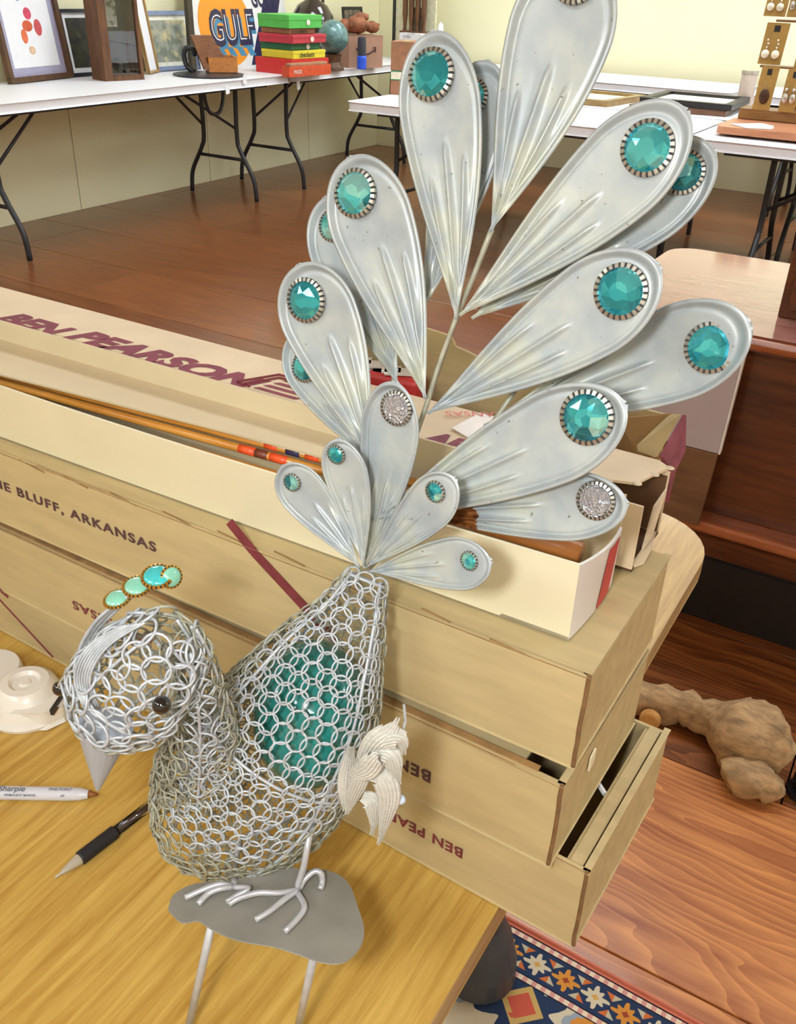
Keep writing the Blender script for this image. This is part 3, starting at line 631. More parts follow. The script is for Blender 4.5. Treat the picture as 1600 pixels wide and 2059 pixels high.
# ------------------------------------------------------------------ oak table in the foreground
TZ = .74
t = thing('oak_table', (-.75, .45, 0), 'honey coloured oak laminate table carrying the cardboard boxes and the pens', 'table')
xe = -.150; yb_ = 1.07; yf_ = .02; xl_ = -1.55
def rc(cx, cy, r, a0): return [V((cx+r*math.cos(a0+PI/2*i/8), cy+r*math.sin(a0+PI/2*i/8), TZ-.028)) for i in range(9)]
out = rc(xe-.09, yb_-.09, .09, 0)+rc(xl_+.09, yb_-.09, .09, PI/2)+rc(xl_+.09, yf_+.09, .09, PI)+rc(xe-.09, yf_+.09, .09, 1.5*PI)
MB().slab(out, (0, 0, .028)).build('table_top', OAK, t, bevel=.0015)
cc_ = V(((xe+xl_)/2, (yf_+yb_)/2, TZ-.0145)); m = MB()
n = len(out)
for i in range(n):
    a, b = out[i], out[(i+1) % n]; oa, ob = (a-cc_), (b-cc_)
    na = V((oa.x, oa.y, 0)).normalized()*.0018; nb = V((ob.x, ob.y, 0)).normalized()*.0018
    m.add([a+na+V((0, 0, .002)), b+nb+V((0, 0, .002)), b+nb+V((0, 0, .0255)), a+na+V((0, 0, .0255)), a+V((0, 0, .001)), b+V((0, 0, .001)), b+V((0, 0, .0272)), a+V((0, 0, .0272))], [(0, 1, 2, 3), (4, 5, 1, 0), (3, 2, 6, 7)])
m.build('edge_band', OAKEDGE, t)
GREYLEG = plain('charcoal_leg_plastic', srgb(60, 60, 66), .45, var=.08)
c = on_z(985, 1962, .012)
for lx, ly in ((c.x-.02, c.y), (c.x-.02, .15), (xl_+.15, c.y), (xl_+.15, .15)):
    MB().lathe([(0, .013), (.058, .013), (.056, .05), (.045, .10), (.030, .13), (.026, TZ-.03), (0, TZ-.03)], (lx, ly, 0), 22).build('leg', GREYLEG, t, smooth=False, bevel=.001)

# ------------------------------------------------------------------ the stack of arrow boxes
def obox(c0, ang, L, Dp, z0, z1): # corner at right front, box runs to -X (rotated) and +Y
    u = rz(ang) @ V((-1, 0, 0)); v = rz(ang) @ V((0, 1, 0)); c = V((c0[0], c0[1], 0))
    return c, u, v
def tuckbox(name, c0, ang, L, Dp, z0, z1, label, matc=KRAFT, topopen=0.0, group='flat brown arrow boxes in the stack', tag_=True):
    """closed flat carton with separate front, end, top and a seam; right front bottom corner at c0"""
    c = V((c0[0], c0[1], 0)); u = rz(ang) @ V((-1, 0, 0)); v = rz(ang) @ V((0, 1, 0)); th = .0028
    t = thing(name, c+u*L/2+v*Dp/2+V((0, 0, z0)), label, 'box', group)
    def q(a, b, z): return c+u*a+v*b+V((0, 0, z))
    # body tray
    m = MB()
    m.slab([q(th, th, z0), q(L-th, th, z0), q(L-th, Dp-th, z0), q(th, Dp-th, z0)], (0, 0, th))
    m.slab([q(th, Dp, z0), q(L-th, Dp, z0), q(L-th, Dp-th, z0), q(th, Dp-th, z0)], (0, 0, z1-z0-th))
    m.slab([q(L-th, 0, z0), q(L, 0, z0), q(L, Dp, z0), q(L-th, Dp, z0)], (0, 0, z1-z0-th))
    m.build('carton', matc, t)
    MB().slab([q(0, 0, z0), q(L, 0, z0), q(L, th, z0), q(0, th, z0)], (0, 0, z1-z0)).build('front_flap', matc, t, bevel=.0012)
    MB().slab([q(0.0002, th, z0), q(th, th, z0), q(th, Dp, z0), q(0, Dp, z0)], (0, 0, z1-z0)).build('end_flap', matc, t, bevel=.0012)
    MB().tube([q(.0004, .0004, z0+.001+(z1-z0)*k/7) + u*random.uniform(-1, 1)*.0005 for k in range(8)], .0015, 6).build('worn_corner', plain('dark_worn_fibre', srgb(122, 90, 54), .9, var=.3, scale=90), t)
    MB().tube([q(L*k/12, .0003, z1-.0005)+V((0, 0, random.uniform(-1, 0)*.0006)) for k in range(13)], .0009, 6).build('worn_edge', WORNEDGE, t)
    return t, q
# bottom box D: its end is open along the top, the folded end flap shows
D0 = (-.090, .423); DA = math.radians(-2.0)
t, q = tuckbox('arrow_box', D0, DA, .76, .165, .741, .818, 'lowest brown cardboard arrow box overhanging the table edge, its end flap standing open')
MB().slab([q(.034, .003, .8155), q(.76, .003, .8155), q(.76, .162, .8155), q(.034, .162, .8155)], (0, 0, .0022)).build('top_flap', KRAFT, t)
MB().slab([q(.0142, .006, .745), q(.0165, .006, .745), q(.0165, .160, .745), q(.0142, .160, .745)], (0, 0, .069)).build('inner_flap', KRAFT, t, bevel=.001)
MB().slab([q(.0062, .004, .8140), q(.0140, .004, .8140), q(.0140, .162, .8140), q(.0062, .162, .8140)], (0, 0, .0018)).build('flap_fold', KRAFT, t, bevel=.0007)
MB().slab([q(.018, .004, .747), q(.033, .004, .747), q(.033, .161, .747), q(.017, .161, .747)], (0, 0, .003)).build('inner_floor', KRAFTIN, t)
MB().tube([q(.030, .088, .812), q(.018, .078, .812)], .0022, 6).build('white_cord', plain('white_string', (.85, .85, .85, 1), .6), t)
def face_text(q, body, size, a, z, matx, t, flip=False, bold=.03, space=1.0, name='lettering', fit=None):
    n = (q(0, -1, 0)-q(0, 0, 0)); r = (q(0, 0, 0)-q(1, 0, 0)); o = q(a, -.0006, z)
    if flip: text(name, body, size, o, -r, (0, 0, -1), matx, t, bold, space=space, fit=fit)
    else: text(name, body, size, o, r, (0, 0, 1), matx, t, bold, space=space, fit=fit)
def a_of(q, px, py, z):  # distance along the front from the right corner of the pixel
    p0 = q(0, 0, z); n = (q(0, 1, 0)-q(0, 0, 0)).normalized(); p = on_plane(px, py, p0, n); u = (q(1, 0, 0)-q(0, 0, 0)); return (p-p0).dot(u), p.z
a, z = a_of(q, 932, 1716, .78)
face_text(q, 'BEN PEARSON', .0138, a, z+.004, MAROON, t, True, .03, 1.12)
# box C
C0 = (-.114, .414); CA = math.radians(-1.2)
t, q = tuckbox('arrow_box', C0, CA, .78, .165, .819, .8935, 'brown cardboard arrow box with upside down printing, second from the bottom of the stack')
MB().slab([q(.030, .003, .8890), q(.78, .003, .8890), q(.78, .162, .8890), q(.030, .162, .8890)], (0, 0, .0024)).build('top_flap', KRAFT, t)
MB().slab([q(.018, .003, .8936), q(.78, .003, .8936), q(.78, .0075, .8936), q(.018, .0075, .8936)], (0, 0, .0014)).build('torn_edge', WORNEDGE, t)
MB().slab([q(.03, .06, .8915), q(.78, .06, .8915), q(.78, .16, .8915), q(.03, .16, .8915)], (0, 0, .0092)).build('packing_sheet', KRAFTIN, t)
MB().slab([q(-.002, .05, .865), q(-.0005, .05, .865), q(-.0005, .058, .868), q(-.002, .058, .868)], (0, 0, .012)).build('paper_scrap', CREAM, t)
a, z = a_of(q, 868, 1566, .87); face_text(q, 'BEN PEARSON', .0150, a, z+.006, INKDARK, t, True, .03, 1.15)
a, z = a_of(q, 520, 1388, .86); a2, z2 = a_of(q, 146, 1210, .86)
face_text(q, 'PINE BLUFF, ARKANSAS', .0125, a, z2+.002, MAROON, t, True, .02, 1.12, fit=a2-a)
# maroon lines on the left of the front
def strip(q, pts, wdt, matx, t, name='printed_line'):
    P = []
    for px, py in pts:
        a, z = a_of(q, px, py, .85); P.append(q(a, -.0005, z))
    m = MB()
    for a, b in zip(P[:-1], P[1:]):
        d = (b-a).normalized(); s_ = d.cross(V((0, -1, 0)))*wdt/2
        m.slab([a-s_, b-s_, b+s_, a+s_], (0, -.0004, 0))
    m.build(name, matx, t)
strip(q, [(-6, 1198), (108, 1321)], .0026, MAROON, t); strip(q, [(-10, 1176), (18, 1200)], .004, MAROON, t)
# box B
B0 = (-.112, .425); BA = math.radians(-.2)
t, q = tuckbox('arrow_box', B0, BA, .78, .160, .901, .9755, 'brown cardboard arrow box with a maroon slanted stripe, right under the cream tray')
MB().slab([q(.0, .003, .9735), q(.78, .003, .9735), q(.78, .157, .9735), q(.0, .157, .9735)], (0, 0, .0025)).build('top_flap', KRAFT, t, bevel=.001)
for (xa, xb) in ((40, 90), (128, 178), (222, 275), (328, 385), (438, 500), (552, 612)):
    a, z = a_of(q, xa, 925+(xa-40)*.36, .97); a2, z2 = a_of(q, xb, 933+(xb-40)*.36, .97)
    MB().slab([q(a, -.0004, z), q(a2, -.0004, z2), q(a2, -.0004, z2+.0012), q(a, -.0004, z+.0012)], (0, -.0003, 0)).build('crease_tear', WORNEDGE, t)
for pts in ([(848, 1222), (905, 1250)], [(985, 1283), (1065, 1318)]): strip(q, pts, .0011, WORNEDGE, t, 'crease_tear')
strip(q, [(462, 1048), (510, 1108), (612, 1218), (690, 1305)], .0088, MAROON, t)
a, z = a_of(q, -34, 978, .95); a2, z2 = a_of(q, 316, 1112, .95)
L_ = (q(a, 0, 0)-q(a2, 0, 0)).length
face_text(q, 'PINE BLUFF, ARKANSAS', .0120, a, z2+.001, INKDARK, t, False, .03, 1.2, fit=L_)
# cream tray A with arrows
A0_ = (-.135, .449); AA = math.radians(0.6); za, zb_ = .9775, 1.033
c = V((A0_[0], A0_[1], 0)); u = rz(AA) @ V((-1, 0, 0)); v = rz(AA) @ V((0, 1, 0)); LA, DAp, th = .76, .082, .0022
def qa(a, b, z): return c+u*a+v*b+V((0, 0, z))
t = thing('arrow_tray', qa(LA/2, DAp/2, za), 'cream cardboard tray holding painted arrows on top of the brown boxes', 'box')
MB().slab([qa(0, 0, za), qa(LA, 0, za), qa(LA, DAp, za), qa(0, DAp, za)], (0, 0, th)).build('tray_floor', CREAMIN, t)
m = MB(); NN = 16                                          # the front wall bulges a little
for i in range(NN):
    a0, a1 = LA*i/NN, LA*(i+1)/NN
    f = lambda s_: .010*math.sin(PI*min(1, s_/LA))
    m.hexa([qa(a1, -.0, za), qa(a0, 0, za), qa(a0, th, za), qa(a1, th, za)], [qa(a1, -f(a1), zb_), qa(a0, -f(a0), zb_), qa(a0, th-f(a0), zb_), qa(a1, th-f(a1), zb_)])
m.build('front_wall', CREAM, t)
MB().slab([qa(0, DAp-th, za), qa(LA, DAp-th, za), qa(LA, DAp, za), qa(0, DAp, za)], (0, 0, zb_-za+.010)).build('back_wall', CREAMIN, t)
fl_lo = [on_z(px, py, 1.0265) for px, py in ((-60, 738), (0, 752), (150, 790), (300, 828), (450, 866), (640, 916), (760, 948))]
fl_hi = [on_y(px, py, .5285) for px, py in ((-60, 660), (0, 676), (150, 720), (300, 764), (450, 808), (640, 864), (760, 900))]
m = MB()
for i in range(6): m.hexa([fl_lo[i], fl_lo[i+1], fl_lo[i+1]+V((0, .0005, -.002)), fl_lo[i]+V((0, .0005, -.002))], [fl_hi[i], fl_hi[i+1], fl_hi[i+1]+V((0, .002, -.0005)), fl_hi[i]+V((0, .002, -.0005))])
m.build('inner_flap', CREAMIN, t)

cT, cB = qa(0, 0, zb_), qa(0, 0, za)
eT, eB = on_z(1251, 1061, zb_-.002), on_z(1229, 1174, za+.001); kT, kB = on_z(1232, 1108, zb_-.001), on_z(1205, 1226, za)
bez = lambda a, b, c_, t_: a*(1-t_)**2+b*2*t_*(1-t_)+c_*t_*t_
fT = [bez(cT, kT, eT, i/12) for i in range(13)]; fB = [bez(cB, kB, eB, i/12) for i in range(13)]; off_ = V((-.0018, .0008, 0))
m = MB()
for i in range(12): m.hexa([fB[i+1], fB[i], fB[i]+off_, fB[i+1]+off_], [fT[i+1], fT[i], fT[i]+off_, fT[i+1]+off_])
m.build('end_flap', plain('white_end_card', srgb(222, 216, 210), .6, var=.03), t, smooth=True, split=.6)
m = MB(); o_ = V((.0004, -.0002, 0))
for i, (f0, f1) in enumerate(((7, 8), (8, 9), (9, 10), (10, 11))):
    k0, k1 = i/4, (i+1)/4
    m.slab([fB[f0-1].lerp(fT[f0-1], .02+.0*k0)+o_, fB[f1-1].lerp(fT[f1-1], .02)+o_, fB[f1].lerp(fT[f1], .93)+o_, fB[f0].lerp(fT[f0], .93)+o_], o_*.3)
m.build('red_stripe', plain('red_stripe_print', srgb(196, 70, 66), .6), t)
# arrows
SHAFT = wood('orange_cedar_shaft', srgb(182, 116, 36), srgb(222, 160, 70), 10, .35, .3, 0, 14)
CREST = [plain('crest_orange_red', srgb(232, 88, 40), .4), plain('crest_navy', srgb(54, 50, 84), .4), plain('crest_brown', srgb(120, 60, 40), .4)]
def arrow(p0, p1, bands, label, r=.0034, mt=None, nock=True):
    d = (p1-p0)
    t = thing('arrow', p0, label, 'arrow', 'arrows in the cream tray')
    MB().tube([p0, p1], r, 10).build('shaft', mt or SHAFT, t, smooth=True)
    for x0, x1, k in bands:
        f = []
        for px in (x0, x1):
            lo, hi = 0, 1
            for _ in range(30):
                mid = (lo+hi)/2; w_ = p0+d*mid-EYE; ppx = W/2+FPX*w_.dot(_R)/w_.dot(_F)
                if ppx > px: lo = mid
                else: hi = mid
            f.append(lo)
        MB().tube([p0+d*f[1], p0+d*f[0]], r*1.07, 10).build('crest_band', CREST[k], t, smooth=True)
    MB().tube([p1, p1+d.normalized()*.012], [r, r*.45], 10).build('point_taper', SILV, t, smooth=True)
arrow(on_z(880, 984, 1.0185), on_z(-150, 714, 1.0165), ((535, 560, 0), (578, 606, 1), (617, 645, 0)), 'orange cedar arrow with red and navy bands, uppermost in the cream tray')
arrow(on_z(880, 1010, 1.0135), on_z(-150, 728, 1.0115), ((482, 515, 0), (515, 540, 2), (545, 580, 0)), 'orange cedar arrow with red and brown bands, second in the cream tray')
arrow(on_z(880, 1052, 1.0080), on_z(-150, 748, 1.0045), ((560, 620, 0),), 'orange cedar arrow lowest among those along the front of the cream tray')
arrow(on_z(1168, 1112, 1.0165), on_z(720, 975, 1.0100), (), 'thick rust brown shaft with a tapered end in the corner of the tray', .0070, wood('rust_brown_shaft', srgb(150, 88, 36), srgb(186, 120, 60), 8, .4, .2, 0, 8))
# lettered lid box E behind the tray
y0E, y1E, xE = .544, .606, -.127
t = thing('lettered_box', (-.5, .57, .977), 'worn cream lidded arrow box with faded red lettering on its lid, end torn open', 'box')
MB().box((xE-.40, (y0E+y1E)/2, .979), (.80, y1E-y0E, .002)).build('box_floor', plain('shaded_card_inside', srgb(104, 74, 48), .9, var=.15), t)  # inside of the torn end coloured dark to give its shade
MB().box((xE-.06, y1E-.0025, 1.004), (.118, .001, .046)).build('shade_lining', MATS['shaded_card_inside'], t)
for yy in (y0E+.001, y1E-.001): MB().box((xE-.40, yy, 1.004), (.80, .002, .052)).build('side_wall', LIDCARD, t)
ztE = 1.036
lid = [(xE-.80, y0E-.002), (xE-.075, y0E-.002), (xE-.060, y0E+.004), (xE-.045, y0E+.002), (xE-.030, y0E+.014), (xE-.012, y0E+.020), (xE-.006, y0E+.040), (xE, y1E-.006), (xE-.010, y1E+.001), (xE-.80, y1E+.001)]
MB().slab([V((a, b, ztE-.002)) for a, b in lid], (0, 0, .002)).build('lid', LIDCARD, t)
MB().box((xE-.44, y0E-.0025, ztE-.010), (.72, .002, .016)).build('lid_lip', LIDCARD, t)
m = MB()
for a, b in lid[2:8]: m.ball((a, b, ztE-.0005), .0024, 8, 6, (1.6, 1.3, .4))
m.build('frayed_edge', plain('frayed_paper', srgb(222, 206, 178), .9, var=.15, scale=90), t, smooth=True)
MB().slab([V((xE-.001, y0E+.022, .985)), V((xE-.001, y0E+.042, .985)), V((xE+.002, y0E+.046, 1.024)), V((xE+.001, y0E+.024, 1.020))], (.0015, 0, 0)).build('torn_flap', plain('frayed_paper', (1, 1, 1, 1)), t)
MB().slab([V((xE-.12, y0E, .985)), V((xE-.12, y1E, .985)), V((xE-.12, y1E, 1.033)), V((xE-.12, y0E, 1.033))], (-.003, 0, 0)).build('inner_end', plain('shaded_card_inside', srgb(104, 74, 48), .9, var=.15), t)
MB().slab([V((xE-.002, y0E+.002, .979)), V((xE+.004, y0E+.014, .979)), V((xE+.003, y1E-.03, .979)), V((xE-.002, y1E, .979))], (0, 0, .0018)).build('bottom_flap', LIDCARD, t, bevel=.0005)
b0, b1 = on_z(12, 640, ztE), on_z(512, 762, ztE)
def lidtext(body, size, px, py, px2, matx, shear=.35):
    p = on_z(px, py, ztE+.0006); e = on_z(px2, py+(px2-px)*.27, ztE)
    text('lettering', body, size, (p.x, p.y, ztE+.0004), (1, -.01, 0), (0, 1, 0), matx, t, .055, shear=shear, fit=e.x-p.x)
lidtext('BEN', .036, -16, 640, 118, PURPLE); lidtext('PEARSON', .036, 128, 676, 518, PURPLE)
lidtext('ARROWS', .026, 842, 882, 1130, PURPLE, .2)
p = on_z(560, 785, ztE+.0006); m = MB()
for k in range(6):
    w_ = .052-.007*k; m.slab([V((p.x-w_*.55-.012*0, p.y-.024+.0085*k, ztE+.0004)), V((p.x+w_*.55, p.y-.024+.0085*k, ztE+.0004)), V((p.x+w_*.55+.004, p.y-.020+.0085*k, ztE+.0004)), V((p.x-w_*.55+.004, p.y-.020+.0085*k, ztE+.0004))], (0, 0, .0003))
m.build('printed_stripes', PURPLE, t)
m = MB(); 
for s0 in (.034, .027): m.tube([V((p.x-s0*.9, y0E+.0, ztE+.0005)), V((p.x-s0*1.15, p.y-.005, ztE+.0005)), V((p.x-s0*.6, p.y+s0*.8, ztE+.0005)), V((p.x+s0*.9, p.y+s0*.9, ztE+.0005))], .0013, 4)
for k in (-1, .2, 1): m.box((p.x-.020+.016*k, y0E-.0042, ztE-.010), (.006 if k else .002, .001, .016))
m.build('printed_badge', MAROON, t)
w0 = [on_z(908, 862, ztE+.001), on_z(985, 905, ztE+.001), on_z(1075, 850, ztE+.001), on_z(1040, 775, ztE+.001)]
for k in w0: k.y = min(k.y, .604)
MB().slab(w0, (0, 0, .0008)).build('white_label', plain('white_label_paper', srgb(240, 236, 230), .6), t)
pw = on_z(975, 828, ztE+.002); text('label_lettering', 'ARKANSAS', .013, (pw.x, pw.y, ztE+.0022), (-.75, -.5, 0), (.5, -.75, 0), plain('red_label_ink', srgb(206, 96, 86), .6), t, .0, align='CENTER')
# long open box F behind the lettered one, on a lower carton
y0F, y1F, xF, x1F, z0F, zF = .612, .668, -.150, -.45, .930, 1.045
tag(MB().box((-.36, .645, (TZ+z0F)/2), (.20, .062, z0F-TZ-.004)).build('support_carton', KRAFT, None, bevel=.002), 'closed brown carton standing on the oak table behind the box stack', 'carton')
t = thing('open_carton', (-.42, .64, z0F), 'tall open brown carton with small coloured packets behind the lettered box', 'carton')
m = MB()
m.box(((xF+x1F)/2, (y0F+y1F)/2, z0F), (xF-x1F, y1F-y0F, .003)); m.box(((xF+x1F)/2, y0F+.0015, (z0F+zF)/2-.01), (xF-x1F, .003, zF-z0F-.02)); m.box((x1F+.0015, (y0F+y1F)/2, (z0F+zF)/2), (.003, y1F-y0F, zF-z0F))
m.build('carton', KRAFT, t)
nb = [on_y(px, py, y1F) for px, py in ((735, 632), (843, 656), (905, 676), (915, 697), (948, 712), (990, 735))]
MB().slab([V((x1F, y1F, z0F)), V((xF, y1F, z0F)), V((xF, y1F, zF)), V((nb[5].x+.02, y1F, zF)), nb[5], nb[4], nb[3], nb[2], nb[1], nb[0], V((nb[0].x-.015, y1F, zF)), V((x1F, y1F, zF))], (0, .003, 0)).build('back_flap', KRAFT, t)
c1, c2, c3, c4 = on_y(1372, 834, .640), on_y(1375, 920, .640), on_y(1338, 1020, .640), on_y(1352, 930, .6185)
c5, c6 = on_y(1288, 905, .615), on_y(1325, 918, .616)
MB().slab([c1, on_y(1371, 905, .640), on_y(1352, 944, .636), on_y(1336, 1010, .636), on_y(1331, 1008, .636), on_y(1340, 942, .630), c6], (.0025, .001, 0)).build('maroon_end', plain('maroon_carton_print', srgb(142, 78, 92), .8, var=.25, scale=60), t)
MB().slab([c1+V((-.001, 0, .0005)), c6+V((-.001, 0, 0)), c5, on_y(1286, 893, .618), on_y(1350, 833, .645)], (-.002, 0, -.0015)).build('folded_flap', KRAFT, t)
MB().slab([on_y(1240, 842, .655), on_y(1350, 833, .648), on_y(1286, 893, .622), on_y(1300, 940, .622), on_y(1240, 940, .655)], (-.001, .002, 0)).build('inner_end', KRAFTIN, t)
MB().box(((xF+x1F)/2, (y0F+y1F)/2, .975), (xF-x1F-.008, y1F-y0F-.008, .004)).build('inner_tray', KRAFTIN, t)
t0 = t
for px, py, col, lab, d in ((752, 778, (60, 110, 190), 'blue packet inside the tall open carton', (.05, .03, .02)), (858, 772, (206, 210, 224), 'white printed tin inside the tall open carton', (.03, .03, .02)), (882, 772, (206, 60, 60), 'red packet inside the tall open carton', (.05, .03, .025)), (800, 772, (190, 180, 170), 'grey packet inside the tall open carton', (.04, .03, .02))):
    p = on_z(px, py, 1.0); p = V((p.x, .640, .978)); 
    t = thing('packet', p, lab, 'packet'); z9 = z_at(p, px, py)
    MB().box(p+V((0, 0, .03)), (d[0], d[1]*.8, .058), rz(.1)).build('packet_body', plain('packet_%d' % col[0]+'_%d' % col[1], srgb(*col), .4, var=.1), t, bevel=.004)
    MB().box(p+V((.004, 0, .0605)), (d[0]*.55, d[1]*.5, .0015), rz(.5)).build('packet_label', plain('white_slip', (.85, .85, .82, 1), .6), t)
# ------------------------------------------------------------------ small things on the oak table
c = on_z(48, 1440, TZ)
t = thing('tape_dispenser', c, 'white plastic tape dispenser lying on the oak table left of the bird head', 'tape dispenser')
WP = plain('cream_plastic', srgb(232, 226, 214), .3, var=.02, coat=.2)
MB().lathe([(0, .0005), (.037, .0005), (.038, .004), (.034, .006), (.030, .016), (.026, .026), (.021, .030), (.014, .0305), (.011, .0275), (.006, .0275), (.004, .029), (0, .029)], c+V((-.006, .012, 0)), 48).build('reel_body', WP, t, smooth=True, split=.6)
MB().slab([c+V((.012, -.012, .001)), c+V((.030, .000, .001)), c+V((.036, .018, .001)), c+V((.018, .026, .001))], (0, 0, .020)).build('tape_arm', WP, t, bevel=.003)
MB().box(c+V((.034, .012, .021)), (.003, .02, .006), rz(.4)).build('cutter', plain('dark_cutter', (.02, .02, .022, 1), .4), t)
MB().slab([c+V((.0, .03, .0005)), c+V((.04, .020, .0005)), c+V((.052, .034, .0005)), c+V((.01, .05, .0005))], (0, 0, .0006)).build('tape_tail', plain('clear_tape', srgb(206, 180, 110), .15, coat=.6), t)
c2 = on_z(-14, 1372, TZ)
t = thing('tape_roll', c2, 'second white tape reel mostly cut off at the left picture edge', 'tape')
MB().lathe([(.012, .0005), (.028, .0005), (.029, .012), (.027, .019), (.012, .019)], c2, 28).build('tape_reel', WP, t, bevel=.001)
MB().lathe([(.004, .0005), (.012, .0005), (.012, .016), (.004, .016)], c2, 20).build('core', CREAMIN, t)
# marker
p0, p1 = on_z(-130, 1592, TZ+.006), on_z(182, 1597, TZ+.006); d = (p1-p0).normalized(); L = (p1-p0).length
t = thing('marker', (p0+p1)/2, 'white permanent marker with grey printing on the oak table below the beak', 'marker')
MWH = plain('marker_white', srgb(206, 206, 212), .3, var=.02)
MB().lathe([(0, 0), (.0050, 0), (.0056, .004), (.0056, L-.018), (.0050, L-.008), (.0034, L-.0015), (.0, L-.001)], p0, 20, d).build('barrel', MWH, t, smooth=False, bevel=.0003)
MB().lathe([(0, 0), (.0032, 0), (.0022, .003), (.0010, .007), (0, .0072)], p1+d*-.0014, 14, d).build('tip', plain('brown_tip', srgb(140, 84, 36), .5), t, smooth=True)
up_ = V((0, 0, 1)); side = d.cross(up_).normalized(); ga = .55
tu = (up_*math.cos(ga)+(-side)*math.sin(ga)); tn = (up_*math.cos(ga)+side*math.sin(ga))
for body, size, ang, s0 in (('Sharpie', .0072, .15, .42), ('FINE POINT', .0036, .15, .74), ('PERMANENT MARKER', .0026, 1.0, .46), ('AP', .003, 1.0, .82)):
    nrm = up_*math.cos(ang)+side*math.sin(ang); upv = nrm.cross(d); 
    o = p0+d*(L*s0)+nrm*.00625-upv*size*.35
    text('lettering', body, size, o, d, upv, plain('grey_marker_print', srgb(84, 92, 108), .6), t, .01)
# pen
p0, p1 = on_z(108, 1766, TZ+.002), on_z(345, 1600, TZ+.005); d = (p1-p0).normalized()
g0, g1 = on_z(160, 1727, TZ+.0055), on_z(232, 1672, TZ+.0055)
t = thing('ballpoint_pen', g0, 'clear ballpoint pen with a black rubber grip lying on the oak table', 'pen')
ax = (g1-g0).normalized()
MB().lathe([(0, -.0215), (.0009, -.0215), (.0010, -.017), (.0020, -.0150), (.0046, -.001), (.0046, 0), (0, 0)], g0, 18, ax).build('tip_cone', plain('clear_plastic_cone', srgb(176, 168, 150), .1, coat=.6), t, smooth=True)
Lg = (g1-g0).length
MB().lathe([(0, 0), (.0052, 0), (.0056, .001), (.0056, Lg-.001), (.0050, Lg), (0, Lg)], g0, 20, ax).build('rubber_grip', plain('black_rubber', (.012, .011, .014, 1), .6), t, smooth=False, bevel=.0003)
MB().lathe([(0, Lg), (.0018, Lg), (.0018, Lg+.075), (0, Lg+.075)], g0, 12, ax).build('ink_tube', plain('dark_ink_tube', srgb(60, 36, 34), .3), t, smooth=True)
MB().lathe([(.0036, Lg), (.0042, Lg), (.0042, Lg+.075), (.0036, Lg+.075)], g0, 18, ax).build('barrel', glass('clear_pane'), t, smooth=True)
# ------------------------------------------------------------------ floor: driftwood, black boot, rug
pts = [on_z(1270, 1400, .035), on_z(1340, 1415, .04), on_z(1400, 1430, .04), on_z(1450, 1455, .045), on_z(1500, 1480, .06), on_z(1545, 1505, .06), on_z(1575, 1530, .045)]
t = thing('driftwood', (pts[4].x, pts[4].y, 0), 'gnarled bleached driftwood root lying on the brown floor boards', 'driftwood')
DRIFT = plain('bleached_driftwood', srgb(170, 138, 98), .85, var=.42, scale=22, bump=.9, stretch=(1.2, 3, 3))
sp = smooth_path(pts, 5); rad = []
for i, p in enumerate(sp):
    s = i/(len(sp)-1); rad.append(.034+.002*math.sin(i*1.7)+(.042*math.exp(-((s-.68)/.17)**2)))
m = MB(); m.tube(sp, rad, 28)
ccn = on_z(1490, 1450, .07)
m.ball(on_z(1515, 1470, .085), .062, 32, 22, (1.0, .75, .72)); m.ball(on_z(1500, 1560, .035), .050, 28, 20, (1.1, .9, .7)); m.ball(on_z(1528, 1575, .03), .038, 26, 18, (1.2, .9, .7)); m.ball(on_z(1345, 1425, .03), .034, 12, 8)
for i, q_ in enumerate(m.v):
    n1 = math.sin(q_.x*61+q_.y*43)*math.sin(q_.z*75+q_.x*37); n2_ = math.sin(q_.x*180+q_.z*90)*math.sin(q_.y*140-q_.x*60); m.v[i] = q_+V((n1, n1*.6, n1*.8))*.007+V((n2_, n2_*.5, n2_))*.0025
    if m.v[i].z < .004: m.v[i].z = .004
m.build('root', DRIFT, t, smooth=True)
k = on_z(1318, 1423, .035); MB().lathe([(0, 0), (.022, 0), (.021, .012), (.014, .016), (0, .014)], k+V((.0, -.034, -.004)), 16, V((.1, -1, .25))).build('knot', plain('orange_knot', srgb(196, 142, 74), .7, var=.2, scale=60), t, smooth=True)
c = on_z(1642, 1578, .0)
t = thing('boot', c, 'black boot tip at the right picture edge beside the driftwood', 'boot')
m = MB(); m.ball(c+V((.03, -.02, .035)), .05, 16, 12, (1.6, .9, .75), rz(.4)); 
for i, q_ in enumerate(m.v):
    if q_.z < .012: m.v[i].z = .012
m.build('upper', plain('black_leather', (.012, .014, .02, 1), .4), t, smooth=True)
MB().slab([c+V((.03, -.02, .001))+rz(.4) @ V((.085*math.cos(2*PI*k/20), .048*math.sin(2*PI*k/20), 0)) for k in range(20)], (0, 0, .012)).build('sole', BLACKTUBE, t)
